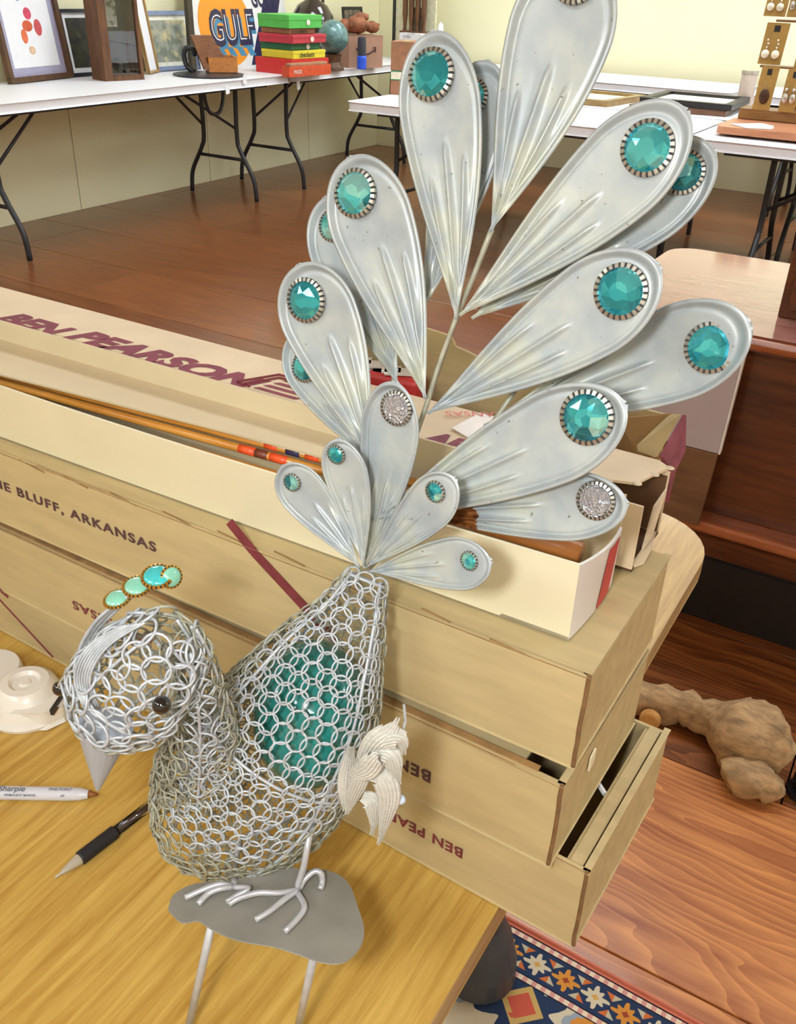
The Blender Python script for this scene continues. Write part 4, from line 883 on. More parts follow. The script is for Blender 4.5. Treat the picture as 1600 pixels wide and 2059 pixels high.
# rug: border along its far edge, woven figures
ra, rb = on_z(1000, 1836, .006), on_z(1400, 2056, .006)
rd = (rb-ra).normalized(); rd.z = 0; rd.normalize(); rn = V((rd.y, -rd.x, 0)); rn = rn if rn.y < 0 else -rn
t = thing('rug', ra+rd*.2+rn*.4, 'oriental rug with a navy flower border beside the oak table leg', 'rug')
o0_ = ra - rd*.65; cm_ = on_z(1048, 2022, .006)-o0_; UC, VC = cm_.dot(rd), cm_.dot(rn)
def rug_mat():
    m = NT('woven_rug')
    tc = m.n('ShaderNodeTexCoord'); sp_ = m.n('ShaderNodeSeparateXYZ'); m.l(tc.outputs['UV'], sp_.inputs[0]); u, v = sp_.outputs[0], sp_.outputs[1]
    def band(v, a, b): return m.math('MULTIPLY', m.math('GREATER_THAN', v, a), m.math('LESS_THAN', v, b))
    c = srgb(206, 190, 160)
    navy, cream, orange, red, black = srgb(46, 60, 88), srgb(206, 194, 166), srgb(206, 140, 62), srgb(196, 92, 72), srgb(34, 30, 40)
    # field: cream with navy star medallions and orange sprigs between them
    nzz = m.noise(tc.outputs['UV'], 34, 2)
    PM = .21; um = m.math('MULTIPLY', m.math('SUBTRACT', m.math('FRACT', m.math('ADD', m.math('DIVIDE', m.math('SUBTRACT', u, UC), PM), .5)), .5), PM)
    dv = m.math('MULTIPLY', m.math('SUBTRACT', m.math('FRACT', m.math('ADD', m.math('DIVIDE', m.math('SUBTRACT', v, VC), PM), .5)), .5), PM)
    r_ = m.math('SQRT', m.math('ADD', m.math('MULTIPLY', um, um), m.math('MULTIPLY', dv, dv))); th = m.math('ARCTAN2', dv, um)
    rad_ = m.math('ADD', .050, m.math('MULTIPLY', m.math('SINE', m.math('MULTIPLY', th, 8)), .015))
    dia = m.math('ADD', m.math('ABSOLUTE', um), m.math('ABSOLUTE', dv))
    col = m.mix(m.math('LESS_THAN', r_, m.math('ADD', rad_, m.math('MULTIPLY', nzz, .012))), cream, navy)
    col = m.mix(m.math('LESS_THAN', dia, .036), col, srgb(196, 164, 100)); col = m.mix(m.math('LESS_THAN', dia, .024), col, red)
    uo = m.math('SUBTRACT', m.math('ABSOLUTE', um), PM*.5); vo_ = m.math('SUBTRACT', m.math('ABSOLUTE', dv), .01)
    ro = m.math('SQRT', m.math('ADD', m.math('MULTIPLY', uo, uo), m.math('MULTIPLY', vo_, vo_)))
    ro2 = m.math('SUBTRACT', ro, m.math('MULTIPLY', nzz, .034))
    col = m.mix(m.math('LESS_THAN', ro2, .024), col, srgb(150, 160, 170)); col = m.mix(m.math('LESS_THAN', ro2, .013), col, orange)
    col = m.mix(m.math('GREATER_THAN', nzz, .70), col, red)
    # checks
    ck = m.math('GREATER_THAN', m.math('FRACT', m.math('MULTIPLY', u, 66)), .5)
    chk = m.mix(ck, srgb(226, 206, 180), srgb(206, 150, 140))
    # navy border with diamonds: alternating cream and orange
    P = .048; fu = m.math('SUBTRACT', m.math('FRACT', m.math('DIVIDE', u, P)), .5); par = m.math('GREATER_THAN', m.math('FRACT', m.math('DIVIDE', u, 2*P)), .5)
    vv = m.math('DIVIDE', m.math('SUBTRACT', v, .0475), .042)
    fx = m.math('ABSOLUTE', fu); fy = m.math('ABSOLUTE', vv)
    cross = m.math('ADD', m.math('POWER', fx, .8), m.math('POWER', fy, .8)); wob = m.math('MULTIPLY', m.math('SINE', m.math('MULTIPLY', m.math('ARCTAN2', vv, fu), 8)), .11)
    flower = m.math('LESS_THAN', m.math('ADD', cross, wob), .56)
    tri = m.math('GREATER_THAN', m.math('ADD', fx, m.math('MULTIPLY', fy, .9)), .66)
    core = m.math('LESS_THAN', cross, .22)
    bc = m.mix(tri, navy, m.mix(par, srgb(188, 178, 150), srgb(200, 110, 60)))
    bc = m.mix(flower, bc, m.mix(par, orange, cream)); bc = m.mix(core, bc, m.mix(par, srgb(150, 70, 50), srgb(206, 160, 90)))
    bc = m.mix(m.math('GREATER_THAN', fy, .47), bc, navy)
    for a, b, k in ((0, .008, srgb(206, 116, 92)), (.008, .0105, black), (.0105, .019, chk), (.019, .021, black), (.021, .0265, navy), (.0265, .0685, bc), (.0685, .074, navy), (.074, .076, black), (.076, .0845, chk), (.0845, .0865, black)):
        col = m.mix(band(v, a, b), col, k)
    wv = m.noise(tc.outputs['UV'], 260, 2)
    m.set(Base_Color=col, Roughness=.95, Specular_IOR_Level=.1); m.bump(wv, .5, .002); return m.m
me = bpy.data.meshes.new('rug_pile'); Lr, Wr = 1.5, .95; n1, n2 = 30, 19; vs = []; fs = []; uvs = []
o0 = ra - rd*.65
for i in range(n1+1):
    for j in range(n2+1):
        p = o0+rd*(Lr*i/n1)+rn*(Wr*j/n2); vs.append((p.x, p.y, .0065+.0012*math.sin(i*.9)*math.sin(j*1.1))); uvs.append((Lr*i/n1, Wr*j/n2))
idx = lambda i, j: i*(n2+1)+j
fs = [(idx(i, j), idx(i, j+1), idx(i+1, j+1), idx(i+1, j)) for i in range(n1) for j in range(n2)]
me.from_pydata(vs, [], fs); ul = me.uv_layers.new(name='UVMap')
for lp in me.loops: ul.data[lp.index].uv = uvs[lp.vertex_index]
me.materials.append(rug_mat()); ob = bpy.data.objects.new('pile', me); COL.objects.link(ob); setparent(ob, t)
sm = ob.modifiers.new('thick', 'SOLIDIFY'); sm.thickness = .005
MB().tube([o0+V((0, 0, .001)), o0+rd*Lr+V((0, 0, .001))], .0035, 6).build('bound_edge', plain('rug_edge_red', srgb(206, 116, 92), .9), t)
# ------------------------------------------------------------------ the metal peacock
root = on_y(735, 1142, .405)
TILT = math.radians(14)
FN = V((0, -math.cos(TILT), math.sin(TILT)))
def fan(px, py, off=0.0): return on_plane(px, py, root+FN*off, FN)
base_c = on_z(530, 1845, .84)
pk = thing('metal_peacock', (base_c.x, base_c.y, TZ), 'silver painted metal garden peacock with teal jewelled tail feathers, leaning on the box stack', 'peacock ornament')

def feather_mat(name, rust=False):
    m = NT(name); tc = m.n('ShaderNodeTexCoord'); sp_ = m.n('ShaderNodeSeparateXYZ'); m.l(tc.outputs['UV'], sp_.inputs[0]); tt = sp_.outputs[1]
    n1 = m.noise(tc.outputs['Object'], 45, 5); n2 = m.noise(tc.outputs['Object'], 230, 3); n3 = m.noise(tc.outputs['Object'], 700, 1)
    base = m.ramp(n1, (.3, srgb(152, 160, 162)), (.7, srgb(174, 181, 182)))
    st = m.math('MULTIPLY', m.math('SUBTRACT', 1.0, tt), m.ramp(n1, (.42, (0, 0, 0)), (.62, (.75, .75, .75))))
    base = m.mix(m.math('MULTIPLY', st, .8), base, srgb(186, 184, 146))
    base = m.mix(m.ramp(n2, (.70, (0, 0, 0)), (.74, (1, 1, 1))), base, srgb(104, 100, 84))
    if rust:
        rr = m.math('MULTIPLY', m.math('LESS_THAN', m.math('ADD', tt, m.math('MULTIPLY', n2, .10)), .405), 1.0)
        base = m.mix(rr, base, m.ramp(n2, (.35, srgb(74, 38, 18)), (.65, srgb(150, 92, 40))))
    m.set(Base_Color=base, Roughness=.42, Metallic=.12, Coat_Weight=.10, Coat_Roughness=.25); m.bump(n3, .05, .0005)
    return m.m
FM = feather_mat('silver_feather_paint'); FMR = feather_mat('rusted_feather_paint', True)
WIRE = plain('silver_wire_paint', srgb(178, 183, 186), .4, .15, var=.2, scale=110)
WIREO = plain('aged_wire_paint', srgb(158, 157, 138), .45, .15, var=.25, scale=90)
def gem_mat():
    m = NT('teal_gem'); g = m.n('ShaderNodeNewGeometry'); tc = m.n('ShaderNodeTexCoord')
    vo = m.n('ShaderNodeTexVoronoi'); vo.inputs['Scale'].default_value = 95; m.l(tc.outputs['Object'], vo.inputs['Vector'])
    sp_ = m.n('ShaderNodeSeparateXYZ'); m.l(vo.outputs['Color'], sp_.inputs[0])
    col = m.ramp(sp_.outputs[0], (.0, srgb(16, 120, 138)), (.40, srgb(36, 176, 194)), (.72, srgb(84, 208, 218)), (1, srgb(170, 236, 234)))
    m.set(Base_Color=col, Roughness=.05, Metallic=.72, Coat_Weight=1.0, Coat_Roughness=.02); return m.m
GEM = gem_mat()
def foil_mat():
    m = NT('silver_foil_gem'); v = m.coord('Object', (700, 700, 700), (.6, .3, .5))
    a = m.n('ShaderNodeTexVoronoi', distance='MANHATTAN'); a.inputs['Scale'].default_value = 1; m.l(v, a.inputs['Vector'])
    m.set(Base_Color=srgb(224, 228, 236), Roughness=.22, Metallic=.7); m.bump(a.outputs['Distance'], 1.0, .0012); return m.m
FOIL = foil_mat()
BEZEL = plain('antique_silver_bezel', srgb(176, 172, 160), .3, .75, var=.1, scale=300)
BEZDARK = plain('dark_bezel_gap', srgb(46, 44, 42), .6, .3)
GOLDB = plain('antique_gold_bezel', srgb(196, 150, 60), .32, .75, var=.15, scale=300)
TURQ = plain('turquoise_cabochon', srgb(64, 186, 186), .12, .2, var=.12, scale=160, coat=1)
TURQP = plain('pale_jade_cabochon', srgb(128, 194, 168), .14, .1, var=.12, scale=160, coat=1)

def gem(parent, c, n, r, kind, upv, sxy=(1, 1), beads=26):
    """a cut stone in a toothed setting: bezel with its stone, both under the feather"""
    n = n.normalized(); x = upv.cross(n).normalized(); yv = n.cross(x)
    def pt(rad, a, h): return c + (x*math.cos(a)*sxy[0]+yv*math.sin(a)*sxy[1])*rad + n*h
    m = MB(); m.cur = 1
    ring = lambda rad, h, N=40: [pt(rad, 2*PI*k/N, h) for k in range(N)]
    R0 = r*1.16; N = 40; vs = ring(R0, 0)+ring(R0, r*.10)+ring(r*.9, r*.12)
    m.add(vs, [(i*N+k, i*N+(k+1) % N, (i+1)*N+(k+1) % N, (i+1)*N+k) for i in range(2) for k in range(N)])
    m.cur = 0
    for k in range(beads):
        a = 2*PI*k/beads; da = 2*PI/beads*.37
        q = lambda rad, aa, h: pt(rad, aa, h)
        o = [q(R0*1.02, a-da, 0), q(R0*1.02, a+da, 0), q(r*.92, a+da, r*.03), q(r*.92, a-da, r*.03)]
        u = [q(R0*.99, a-da*.8, r*.17), q(R0*.99, a+da*.8, r*.17), q(r*.97, a+da*.8, r*.23), q(r*.97, a-da*.8, r*.23)]
        m.hexa(o, u)
    bz = m.build('bezel', BEZEL, parent, mats=[GOLDB if kind in ('turq', 'jade') else BEZEL, BEZDARK])
    m = MB()
    if kind == 'teal':
        NS = 8; lev = [(1.0, .10, 16, 0), (.80, .30, 8, .5), (.42, .46, 8, 0)]
        L0 = [pt(r*.99, 2*PI*k/16, r*.10) for k in range(16)]
        L1 = [pt(r*.76, 2*PI*(k+.5)/8, r*.33) for k in range(8)]
        L2 = [pt(r*.40, 2*PI*k/8, r*.45) for k in range(8)]
        vs = L0+L1+L2; f = []
        for k in range(8):
            f.append((2*k, 2*k+1, 16+k)); f.append((2*k+1, (2*k+2) % 16, 16+k)); f.append(((2*k+2) % 16, 16+(k+1) % 8, 16+k))
            f.append((16+k, 16+(k+1) % 8, 24+(k+1) % 8)); f.append((16+k, 24+(k+1) % 8, 24+k))
        f.append(tuple(24+k for k in range(8)))
        m.add(vs, f); st = m.build('gemstone', GEM, bz)
    else:
        rows = 6; N = 28; vs = []
        for i in range(rows):
            a = PI/2*i/rows; vs += [pt(r*.98*math.cos(a), 2*PI*k/N, r*.08+r*(.42 if kind != 'foil' else .30)*math.sin(a)) for k in range(N)]
        f = [(i*N+k, i*N+(k+1) % N, (i+1)*N+(k+1) % N, (i+1)*N+k) for i in range(rows-1) for k in range(N)]+[tuple((rows-1)*N+k for k in range(N))]
        m.add(vs, f); st = m.build('gemstone', {'foil': FOIL, 'turq': TURQ, 'jade': TURQP}[kind], bz, smooth=True)
    return bz

def feather(name_label, bpx, tpx, wpx, off, gpx, grad, gkind='teal', bend=.006, cup=.12, rust=False, tm=.74, lean=0.0, ridges=((-.52, .50), (-.02, .62), (.47, .56)), beads=26, small=False):
    B, T = fan(*bpx, off*.55), fan(*tpx, off)
    L = (T-B).length; Y = (T-B)/L
    mid = V((bpx[0]+(tpx[0]-bpx[0])*tm, bpx[1]+(tpx[1]-bpx[1])*tm, 0)); dv = V((tpx[0]-bpx[0], tpx[1]-bpx[1], 0)).normalized(); pv = V((-dv.y, dv.x, 0))
    pA, pB = fan(mid.x-pv.x*wpx/2, mid.y-pv.y*wpx/2, off), fan(mid.x+pv.x*wpx/2, mid.y+pv.y*wpx/2, off)
    X = FN.cross(Y); X = -X if X.dot(V((1, 0, 0))) < 0 and abs(X.x) > .3 else X; X.normalize()
    Wh = abs((pB-pA).dot(X))/2
    N = X.cross(Y).normalized(); N = -N if N.dot(FN) < 0 else N
    N = (N*math.cos(lean)+X*math.sin(lean)).normalized(); X = (X - N*X.dot(N)).normalized()
    tw = tm
    def wid(t):
        if t < tw:
            s = t/tw; return Wh*max(.04, math.sin(s*PI/2)*(.84+.16*s))
        s = (t-tw)/(1-tw); return Wh*math.sqrt(max(0, 1-s*s))
    def relief(u, t):
        d = (1-abs(u))*wid(t)/Wh if t < tw else 1-math.sqrt(min(1, (u*wid(t)/Wh)**2+((t-tw)/(1-tw))**2))     # distance to the edge in half widths
        h = 0
        rim = .0020*math.exp(-((d-.055)/.055)**2) - .0012*math.exp(-((d-.17)/.05)**2)
        h += rim
        w_ = wid(t)
        for (uc, te) in ridges:
            fade = 1/(1+math.exp((t-te)/.010)); hw = .25*(1-.62*min(1, t/te)**1.5)
            h += (.78*w_*max(0, hw-abs(u-uc))+.0014*max(0, 1-abs(u-uc)/.085)*min(1, t*4))*fade
        for uc in (-.80, -.27, .23, .76):
            h -= .40*w_*max(0, .12-abs(u-uc))*max(0, 1-t/.62)**.6
        return h*(.75 if small else 1)
    def P(u, t):
        w = wid(t)
        return B + Y*(t*L) + X*(u*w) + N*(-bend*4*t*(1-t) + cup*w*u*u*(1 if t < .9 else 1) + relief(u, t))
    NU, NT_ = (44, 50) if small else (64, 84)
    ts = [1-(1-i/NT_)**1.9 for i in range(NT_+1)]; ts[-1] = .99995
    vs = []; uvs = []
    for t_ in ts:
        for j in range(NU+1):
            u = -1+2*j/NU; u = math.sin(u*PI/2)*.35+u*.65
            vs.append(P(u, t_)); uvs.append((u*.5+.5, t_))
    fs = [(i*(NU+1)+j, i*(NU+1)+j+1, (i+1)*(NU+1)+j+1, (i+1)*(NU+1)+j) for i in range(NT_) for j in range(NU)]
    me = bpy.data.meshes.new('feather'); me.from_pydata([tuple(p) for p in vs], [], fs)
    ul = me.uv_layers.new(name='UVMap')
    for lp in me.loops: ul.data[lp.index].uv = uvs[lp.vertex_index]
    for p in me.polygons: p.use_smooth = True
    me.materials.append(FMR if rust else FM)
    o = bpy.data.objects.new('feather', me); COL.objects.link(o); setparent(o, pk)
    if (me.polygons[10].normal.dot(FN) < 0):
        me.flip_normals()
    so = o.modifiers.new('sheet', 'SOLIDIFY'); so.thickness = .0011; so.offset = -1
    if name_label: o['label'] = name_label
    if gpx:
        G = on_plane(gpx[0], gpx[1], B+Y*(L*tm)+N*.0008, N)
        e = on_plane(gpx[0]+grad, gpx[1], B+Y*(L*tm)+N*.0008, N); e2 = on_plane(gpx[0], gpx[1]+grad, B+Y*(L*tm)+N*.0008, N)
        rr = min((e-G).length, (e2-G).length)*.86*1.0
        v_ = (G-B).dot(Y)/L; u_ = max(-1, min(1, (G-B).dot(X)/max(1e-4, wid(min(.97, v_)))))
        hh = (-bend*4*v_*(1-v_) + cup*wid(min(.97, v_))*u_*u_)
        G = G + N*(hh+.0002)
        gem(o, G, N, rr, gkind, V((0, 0, 1)), beads=beads)
    return o
TEAL = 'with a round teal gem'
# big feathers, back row first
feather('silver feather mostly hidden behind the tall left one, its teal gem half covered', (848, 628), (980, 122), 140, -.022, (944, 192), 38)
feather('silver feather behind the big right one, its teal gem half hidden', (950, 640), (1436, 300), 186, -.020, (1372, 345), 46)
feather('silver feather bent outward at the far right with a round teal gem', (975, 855), (1508, 652), 198, -.016, (1422, 700), 56, bend=.020, cup=.16)
feather('silver feather behind the upper left one, gem edge showing', (800, 772), (652, 398), 150, -.020, (664, 452), 34)
feather('silver feather behind the lower left one', (742, 930), (590, 668), 128, -.012, (606, 738), 32)
feather('topmost silver feather cut off by the top of the picture', (988, 464), (1176, -92), 212, -.008, (1158, -48), 56)
feather('tall silver feather left of centre with a round teal gem', (918, 640), (868, 64), 166, .0, (863, 148), 55)
feather('large silver feather pointing to the upper right with a round teal gem', (926, 634), (1382, 222), 196, .006, (1299, 296), 59)
feather('silver feather at the upper left with a round teal gem', (856, 800), (702, 317), 172, .006, (710, 388), 51)
feather('silver feather pointing right in the middle with a round teal gem', (862, 830), (1326, 534), 198, .010, (1245, 586), 58)
feather('silver feather at the left with a round teal gem', (745, 925), (600, 533), 158, .010, (610, 604), 46)
feather('silver feather with a rusty base and a silver foil gem, low at the right', (800, 1032), (1262, 1012), 146, .004, (1195, 1008), 40, 'foil', rust=True)
feather('silver feather low at the right with a round teal gem', (752, 1045), (1258, 812), 194, .016, (1177, 840), 57)
feather('upright silver feather in the middle of the fan with a silver foil gem', (735, 1142), (797, 768), 122, .020, (793, 822), 36, 'foil', ridges=((-.45, .42), (.1, .46), (.5, .40)))
# four small ones in front
SR = ((-.5, .52), (0, .60), (.5, .52))
feather('small silver feather at the lower left with a small teal gem', (724, 1140), (567, 937), 95, .026, (585, 971), 18, small=True, beads=18, ridges=SR, bend=.003)
feather('small upright silver feather with a small teal gem', (732, 1136), (680, 882), 92, .030, (674, 915), 19, small=True, beads=18, ridges=SR, bend=.003)
feather('small silver feather in front pointing upper right with a small teal gem', (738, 1140), (916, 962), 108, .034, (872, 990), 22, small=True, beads=18, ridges=SR, bend=.003)
feather('lowest small silver feather pointing right with a small teal gem', (742, 1148), (988, 1128), 112, .036, (940, 1129), 20, small=True, beads=18, ridges=SR, bend=.003)
# stems of the fan
def ftube(name, pts, r, mt=WIREO): return MB().tube(smooth_path(pts, 4), r, 8).build(name, mt, pk, smooth=True)
ftube('stem', [fan(988, 462, -.006), fan(950, 560, -.008), fan(915, 645, -.010), fan(880, 745, -.010), fan(845, 850, -.008), fan(790, 1000, -.004), fan(738, 1140, .010)], .0016)
ftube('stem', [fan(918, 636, -.002), fan(880, 740, -.004), fan(850, 835, -.004), fan(780, 1010, -.002), fan(736, 1140, .012)], .0014)
ftube('stem', [fan(1045, 770, -.022), fan(1005, 830, -.018), fan(940, 920, -.012), fan(840, 1040, -.006), fan(742, 1142, .008)], .0016)
ftube('stem', [fan(797, 740, -.022), fan(775, 830, -.016), fan(752, 980, -.008), fan(736, 1140, .008)], .0015)

# body: a cage of wire rings over a swelling form
SP = [(738, 1160, .402, 40), (703, 1245, .385, 74), (655, 1335, .366, 122), (600, 1440, .346, 162), (520, 1555, .326, 184), (440, 1632, .310, 158), (385, 1680, .300, 96), (358, 1702, .296, 40)]
spn = [on_y(a, b, c) for a, b, c, d in SP]
def pxm(p): return (p-EYE).dot(_F)/FPX
rads = [d*pxm(p)*1.0 for p, (_, _, _, d) in zip(spn, SP)]
NSP = 60
def spine_eval(pts, rads):
    path = smooth_path(pts, 12); rp_ = smooth_path([V((r, 0, 0)) for r in rads], 12)
    cum = [0]
    for a, b in zip(path[:-1], path[1:]): cum.append(cum[-1]+(b-a).length)
    frames = []; prev = None
    for i, p in enumerate(path):
        t = (path[min(i+1, len(path)-1)]-path[max(i-1, 0)]).normalized()
        if prev is None:
            u = (-_F) - t*(-_F).dot(t)
        else: u = prev - t*prev.dot(t)
        u.normalize(); prev = u; frames.append((p, t, u, t.cross(u), rp_[i].x))
    def ev(s):
        for i in range(len(cum)-1):
            if cum[i+1] >= s or i == len(cum)-2:
                f = (s-cum[i])/max(1e-9, cum[i+1]-cum[i]); a, b = frames[i], frames[i+1]
                return (a[0].lerp(b[0], f), a[1].lerp(b[1], f).normalized(), a[2].lerp(b[2], f).normalized(), a[3].lerp(b[3], f).normalized(), a[4]*(1-f)+b[4]*f)
    return ev, cum[-1]
ev, LEN = spine_eval(spn, rads)
def surf(ev, s, a, flat=.80):
    p, t, u, w, r = ev(s)
    # the form is a little flatter across the line of sight
    return p + u*math.cos(a)*r*flat + w*math.sin(a)*r
def ring_mesh(R, r, nseg=18, mseg=6):
    m = MB(); m.tube([V((R*math.cos(2*PI*k/nseg), R*math.sin(2*PI*k/nseg), 0)) for k in range(nseg)], r, mseg, closed=True)
    me = bpy.data.meshes.new('wire_ring'); me.from_pydata([tuple(p) for p in m.v], [], [list(f) for f in m.f])
    for p in me.polygons: p.use_smooth = True
    me.materials.append(WIRE); return me
RINGS = []
def place_rings(ev, LEN, Rr, rowsp, colsp, s0, s1, flat, jit, tilt, jr=0.0):
    s = s0; row = 0
    while s <= s1:
        p, t, u, w, r = ev(s)
        circ = PI*r*(1+flat); n = max(5, int(circ/colsp))
        for k in range(n):
            a = 2*PI*(k+.5*(row % 2))/n + random.uniform(-1, 1)*jit
            ss = s+random.uniform(-1, 1)*jit*.01
            P0 = surf(ev, ss, a, flat); dP = (surf(ev, min(LEN, ss+.002), a, flat)-surf(ev, max(0, ss-.002), a, flat)).normalized(); dA = (surf(ev, ss, a+.02, flat)-surf(ev, ss, a-.02, flat)).normalized()
            nrm = dA.cross(dP).normalized(); nrm = nrm if nrm.dot(P0-p) > 0 else -nrm
            x = dA; yv = nrm.cross(x)
            ta = (tilt if k % 2 else -tilt)+random.uniform(-1, 1)*jr; tb = random.uniform(-1, 1)*jr
            nr = (nrm + x*math.sin(ta) + yv*math.sin(tb)).normalized(); x = (x-nr*x.dot(nr)).normalized(); yv = nr.cross(x)
            sc = Rr*(1+random.uniform(-1, 1)*jr*.35)
            RINGS.append((P0, x, yv, nr, sc, nrm))
        s += rowsp; row += 1
R1 = .0064
place_rings(ev, LEN, R1, .0083, .0086, .003, LEN-.002, .80, .02, .20, .10)
nb_body = len(RINGS)
# neck and head: looser, larger loops
HP = [(346, 1272, .268, 58), (324, 1308, .266, 94), (287, 1354, .264, 116), (242, 1402, .260, 116), (212, 1438, .258, 78), (204, 1458, .257, 42)]
hpn = [on_y(a, b, c) for a, b, c, d in HP]; hr = [d*pxm(p) for p, (_, _, _, d) in zip(hpn, HP)]
evh, LENH = spine_eval(hpn, hr)
nh0 = len(RINGS)
place_rings(evh, LENH, .0074, .0094, .0112, .001, LENH-.001, .85, .10, .18, .22)
NP = [(405, 1560, .300, 96), (408, 1470, .290, 66), (402, 1390, .283, 44), (384, 1322, .276, 40), (352, 1275, .270, 46)]
npn = [on_y(a, b, c) for a, b, c, d in NP]; nr_ = [d*pxm(p) for p, (_, _, _, d) in zip(npn, NP)]
evn, LENN = spine_eval(npn, nr_)
nn0 = len(RINGS)
place_rings(evn, LENN, .0058, .0076, .0092, .004, LENN-.002, .9, .18, .25, .40)
# frame wires of the cages
def wires(ev, LEN, angs, flat, r, name):
    m = MB()
    for a in angs: m.tube([surf(ev, LEN*i/28, a, flat) for i in range(29)], r, 6)
    return m
m = wires(ev, LEN, [.9, 2.45, 4.0, 5.5], .79, .0011, 'x')
for s in (.002, LEN*.5): m.tube([surf(ev, s, 2*PI*k/36, .8) for k in range(36)], .0011, 6, closed=True)
body = m.build('body_cage', WIRE, pk, smooth=True)
m = wires(evh, LENH, [.5, 1.9, 3.5, 5.0], .84, .0010, 'x'); m.tube([surf(evh, LENH*.55, 2*PI*k/32, .85) for k in range(32)], .0011, 6, closed=True)
head = m.build('head_cage', WIRE, pk, smooth=True)
m = wires(evn, LENN, [.2, 1.8, 3.4, 5.0], .88, .0010, 'x'); neck = m.build('neck_frame', WIRE, pk, smooth=True)
unit = {}
def ring_obj(R, parent):
    P0, x, yv, nr, sc, nrm = R
    if 'm' not in unit: unit['m'] = ring_mesh(.0056, .00058)
    o = bpy.data.objects.new('wire_ring', unit['m']); COL.objects.link(o); k = sc/.0056
    o.matrix_basis = Matrix(((x.x*k, yv.x*k, nr.x*k, P0.x), (x.y*k, yv.y*k, nr.y*k, P0.y), (x.z*k, yv.z*k, nr.z*k, P0.z), (0, 0, 0, 1)))
    setparent(o, parent)
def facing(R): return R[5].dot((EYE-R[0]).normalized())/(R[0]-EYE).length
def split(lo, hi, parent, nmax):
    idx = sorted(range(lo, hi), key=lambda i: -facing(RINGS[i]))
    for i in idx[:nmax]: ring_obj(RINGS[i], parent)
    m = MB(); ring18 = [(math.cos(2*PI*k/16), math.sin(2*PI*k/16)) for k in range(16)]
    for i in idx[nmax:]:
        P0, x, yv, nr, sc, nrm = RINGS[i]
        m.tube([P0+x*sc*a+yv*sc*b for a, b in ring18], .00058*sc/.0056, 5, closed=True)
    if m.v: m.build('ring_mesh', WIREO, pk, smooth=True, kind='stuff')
split(0, nb_body, body, 200)
split(nh0, nn0, head, 70)
split(nn0, len(RINGS), neck, 28)
# the teal glass float inside
e0, e1 = on_y(628, 1330, .372), on_y(612, 1545, .338); ax = (e1-e0).normalized(); cc = (e0+e1)/2+V((0, .002, 0))
xx = ax.orthogonal().normalized(); M3 = Matrix((xx, ax.cross(xx), ax)).transposed()
FLOAT = plain('teal_glass_float', srgb(36, 128, 120), .12, .0, var=.22, scale=16, coat=1)
MB().ball(cc, 1, 32, 22, (.0375, .0375, .0475), M3).build('glass_float', FLOAT, pk, smooth=True)
# beak, eyes, crest
bt_, bk_ = on_y(196, 1590, .244), on_y(212, 1458, .252); axb = (bt_-bk_)
MB().lathe([(0, 0), (.0158, 0), (.0122, axb.length*.25), (.0012, axb.length-.001), (0, axb.length)], bk_, 22, axb).build('beak', plain('pale_grey_beak', srgb(168, 176, 188), .4, .2, var=.04), pk, smooth=False, bevel=.0004)
BLK = plain('black_bead', (.006, .006, .007, 1), .08, coat=1)
for px, py, yy, r in ((325, 1418, .242, .0049), (121, 1384, .262, .0046)):
    ec = on_y(px, py, yy); e = MB().ball(ec, r, 18, 12).build('eye', BLK, pk, smooth=True)
    tgt = on_y(300, 1405, .252) if px > 200 else on_y(150, 1380, .262)
    MB().tube([ec, tgt], .0007, 6).build('eye_wire', WIREO, e)
# band of wires over the brow and the three crest wires
m = MB()
for k in range(7):
    dx = k*5
    m.tube(smooth_path([on_y(170+dx, 1425, .234+.001*k), on_y(150+dx, 1372, .236), on_y(160+dx*1.2, 1325, .240), on_y(192+dx*1.3, 1288, .248), on_y(246+dx*1.5, 1258-dx*.2, .256)], 4), .0007, 6)
m.build('brow_band', WIRE, pk, smooth=True)
for (px, py, kind, r, path, yy, tl_) in ((236, 1205, 'jade', .0063, [(150, 1335), (166, 1290), (192, 1250), (222, 1222), (238, 1206)], .262, -.5), (275, 1180, 'jade', .0063, [(158, 1330), (176, 1284), (205, 1245), (245, 1208), (276, 1182)], .266, .0), (316, 1160, 'turq', .0070, [(166, 1330), (186, 1280), (220, 1240), (270, 1196), (318, 1162)], .270, .15)):
    crest = MB().tube(smooth_path([on_y(a, b, yy-.012+.012*i/4) for i, (a, b) in enumerate(path)], 5), .0010, 8).build('crest_wire', WIRE, pk, smooth=True)
    c = on_y(px, py, yy); nrm = V((.12+tl_*.3, -.20, .95)).normalized()
    gem(crest, c, nrm, r, kind, V((0, 0, 1)), beads=22)
c = on_y(344, 1160, .274); gem(crest, c, V((.9, -.25, .35)).normalized(), .0052, 'jade', V((0, 0, 1)), beads=18)
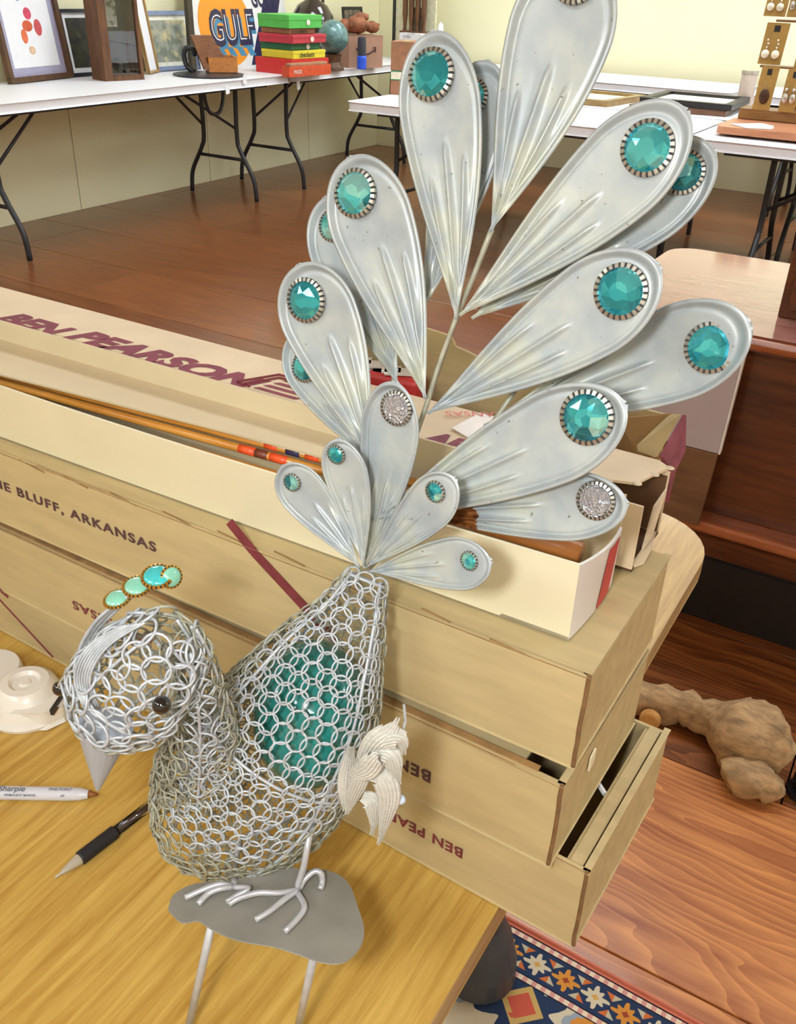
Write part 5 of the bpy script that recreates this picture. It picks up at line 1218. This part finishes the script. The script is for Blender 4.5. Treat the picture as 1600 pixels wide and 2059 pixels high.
# wing tuft of white frayed metal feathers
TUFT = plain('white_frayed_wing', srgb(198, 196, 186), .55, var=.08, scale=160, bump=.25, stretch=(1, 1, 4))
def blade(pts, ws, yy, name='wing_feather'):
    P = smooth_path([on_y(a, b, yy+d) for a, b, d in pts], 8); Wp = [v_.x for v_ in smooth_path([V((max(w, 11), 0, 0)) for w in ws], 8)]
    m = MB(); NB = 14; NI = 16; vs = []; N_ = len(P)-1
    ends = [max(.45, 1-.34*abs(-1+2*j/NB)**1.6-(.13 if j % 3 == 1 else 0)-.06*random.random()) for j in range(NB+1)]
    def at(s_):
        x = s_*N_; i = min(int(x), N_-1); f = x-i; return P[i].lerp(P[i+1], f), (P[i+1]-P[i]).normalized(), Wp[i]*(1-f)+Wp[i+1]*f
    for i in range(NI+1):
        for j in range(NB+1):
            f = -1+2*j/NB; p, t, w = at(min(1, ends[j]*i/NI)); s_ = t.cross(-_F).normalized()
            vs.append(p+s_*f*w*pxm(p)*.55+(-_F)*(.0026*(1-f*f)+(.0007 if j % 2 else -.0002)))
    n = NB+1; m.add(vs, [(i*n+j, i*n+j+1, (i+1)*n+j+1, (i+1)*n+j) for i in range(NI) for j in range(NB)])
    o = m.build(name, TUFT, pk, smooth=False); so = o.modifiers.new('sheet', 'SOLIDIFY'); so.thickness = .0006; return o
Y0 = .318
blade([(706, 1500, .006), (698, 1560, .002), (695, 1605, .0), (692, 1636, .0)], [12, 34, 28, 3], Y0)
blade([(742, 1500, .0), (726, 1560, -.002), (705, 1610, 0), (696, 1640, .0)], [14, 34, 26, 3], Y0)
blade([(720, 1555, .002), (750, 1498, -.002), (786, 1468, .002), (803, 1436, .006)], [20, 44, 36, 3], Y0)
blade([(752, 1500, .0), (786, 1486, .0), (808, 1490, .004), (813, 1522, .006)], [30, 40, 34, 3], Y0)
blade([(748, 1512, -.002), (782, 1520, .0), (796, 1550, .002), (805, 1580, .004)], [36, 44, 28, 3], Y0)
blade([(735, 1552, .0), (768, 1560, .0), (782, 1600, .0), (776, 1640, .0), (766, 1680, .0), (756, 1702, .0)], [30, 46, 44, 30, 16, 3], Y0-.002)
blade([(728, 1600, .0), (748, 1615, .0), (752, 1650, .0), (746, 1680, .0)], [20, 36, 22, 3], Y0)
blade([(706, 1560, .0), (736, 1548, -.003), (756, 1524, -.003), (764, 1520, 0)], [20, 44, 36, 8], Y0-.004)
MB().tube([on_y(812, 1416, .335), on_y(815, 1450, .333), on_y(806, 1480, .326)], .0008, 6).build('wing_wire', WIRE, pk)
MB().ball(on_y(803, 1607, .322), .0032, 10, 8, (1.2, 1, .9)).build('wing_drop', plain('pale_blue_drop', srgb(190, 206, 222), .3), pk, smooth=True)
# legs, toes, plate and stakes
ZP = .842
plate_px = [(340, 1828), (350, 1800), (392, 1778), (460, 1772), (520, 1764), (548, 1752), (590, 1746), (612, 1752), (640, 1748), (680, 1760), (702, 1782), (716, 1820), (730, 1866), (724, 1898), (705, 1922), (680, 1934), (640, 1930), (600, 1916), (550, 1900), (480, 1888), (430, 1868), (398, 1848), (366, 1852)]
PLT = plain('weathered_plate_paint', srgb(146, 143, 132), .42, .3, var=.14, scale=26)
pp = smooth_path([on_z(a, b, ZP) for a, b in plate_px]+[on_z(*plate_px[0], ZP)], 3)[:-1]
MB().slab(pp, (0, 0, -.0016)).build('foot_plate', PLT, pk, bevel=.0006)
LEG = plain('leg_rod_paint', srgb(186, 186, 188), .36, .3, var=.12, scale=80)
def zp(px, py, dz=.0022): return on_z(px, py, ZP+dz)
def rod(name, pts, r=.0021): return MB().tube(smooth_path(pts, 4), r, 10).build(name, LEG, pk, smooth=True)
hip = ev(LEN*.62)[0]
ank = zp(600, 1786)
rod('leg', [on_y(632, 1640, .322), on_y(620, 1690, .308), on_y(611, 1740, .300), ank+V((0, 0, .004)), ank])
def toe(pts): return rod('toe', [zp(a, b, dz) for a, b, dz in pts], .0019)
toe([(598, 1790, .003), (560, 1795, .006), (520, 1795, .007), (480, 1806, .004), (460, 1818, .0022)])
toe([(600, 1790, .003), (575, 1806, .005), (545, 1830, .004), (513, 1850, .0022)])
toe([(598, 1794, .003), (612, 1822, .0055), (600, 1845, .004), (572, 1874, .0022)])
toe([(602, 1786, .003), (612, 1768, .007), (632, 1752, .010), (645, 1756, .009), (648, 1772, .004), (644, 1788, .0022)])
ank2 = zp(470, 1780)
rod('leg', [on_y(480, 1690, .318), on_y(474, 1740, .306), ank2])
toe([(466, 1782, .003), (440, 1778, .005), (405, 1790, .004), (372, 1805, .0022)])
toe([(466, 1784, .003), (445, 1786, .005), (420, 1796, .004), (398, 1818, .0022)])
toe([(470, 1784, .003), (500, 1786, .006), (478, 1800, .004), (455, 1814, .0022)])
for (a, b), (c_, d_) in (((426, 1872), (381, 2059)), ((632, 1930), (600, 2059))):
    s0 = on_z(a, b-14, ZP-.001); e = on_z(c_+(c_-a)*.12, d_+22, TZ+.0012)
    MB().tube([s0, e], .0025, 10).build('stake', LEG, pk, smooth=True)
print('RINGS', len(RINGS), 'root', tuple(round(k, 3) for k in root), 'hip', hip, 'LEN', LEN)
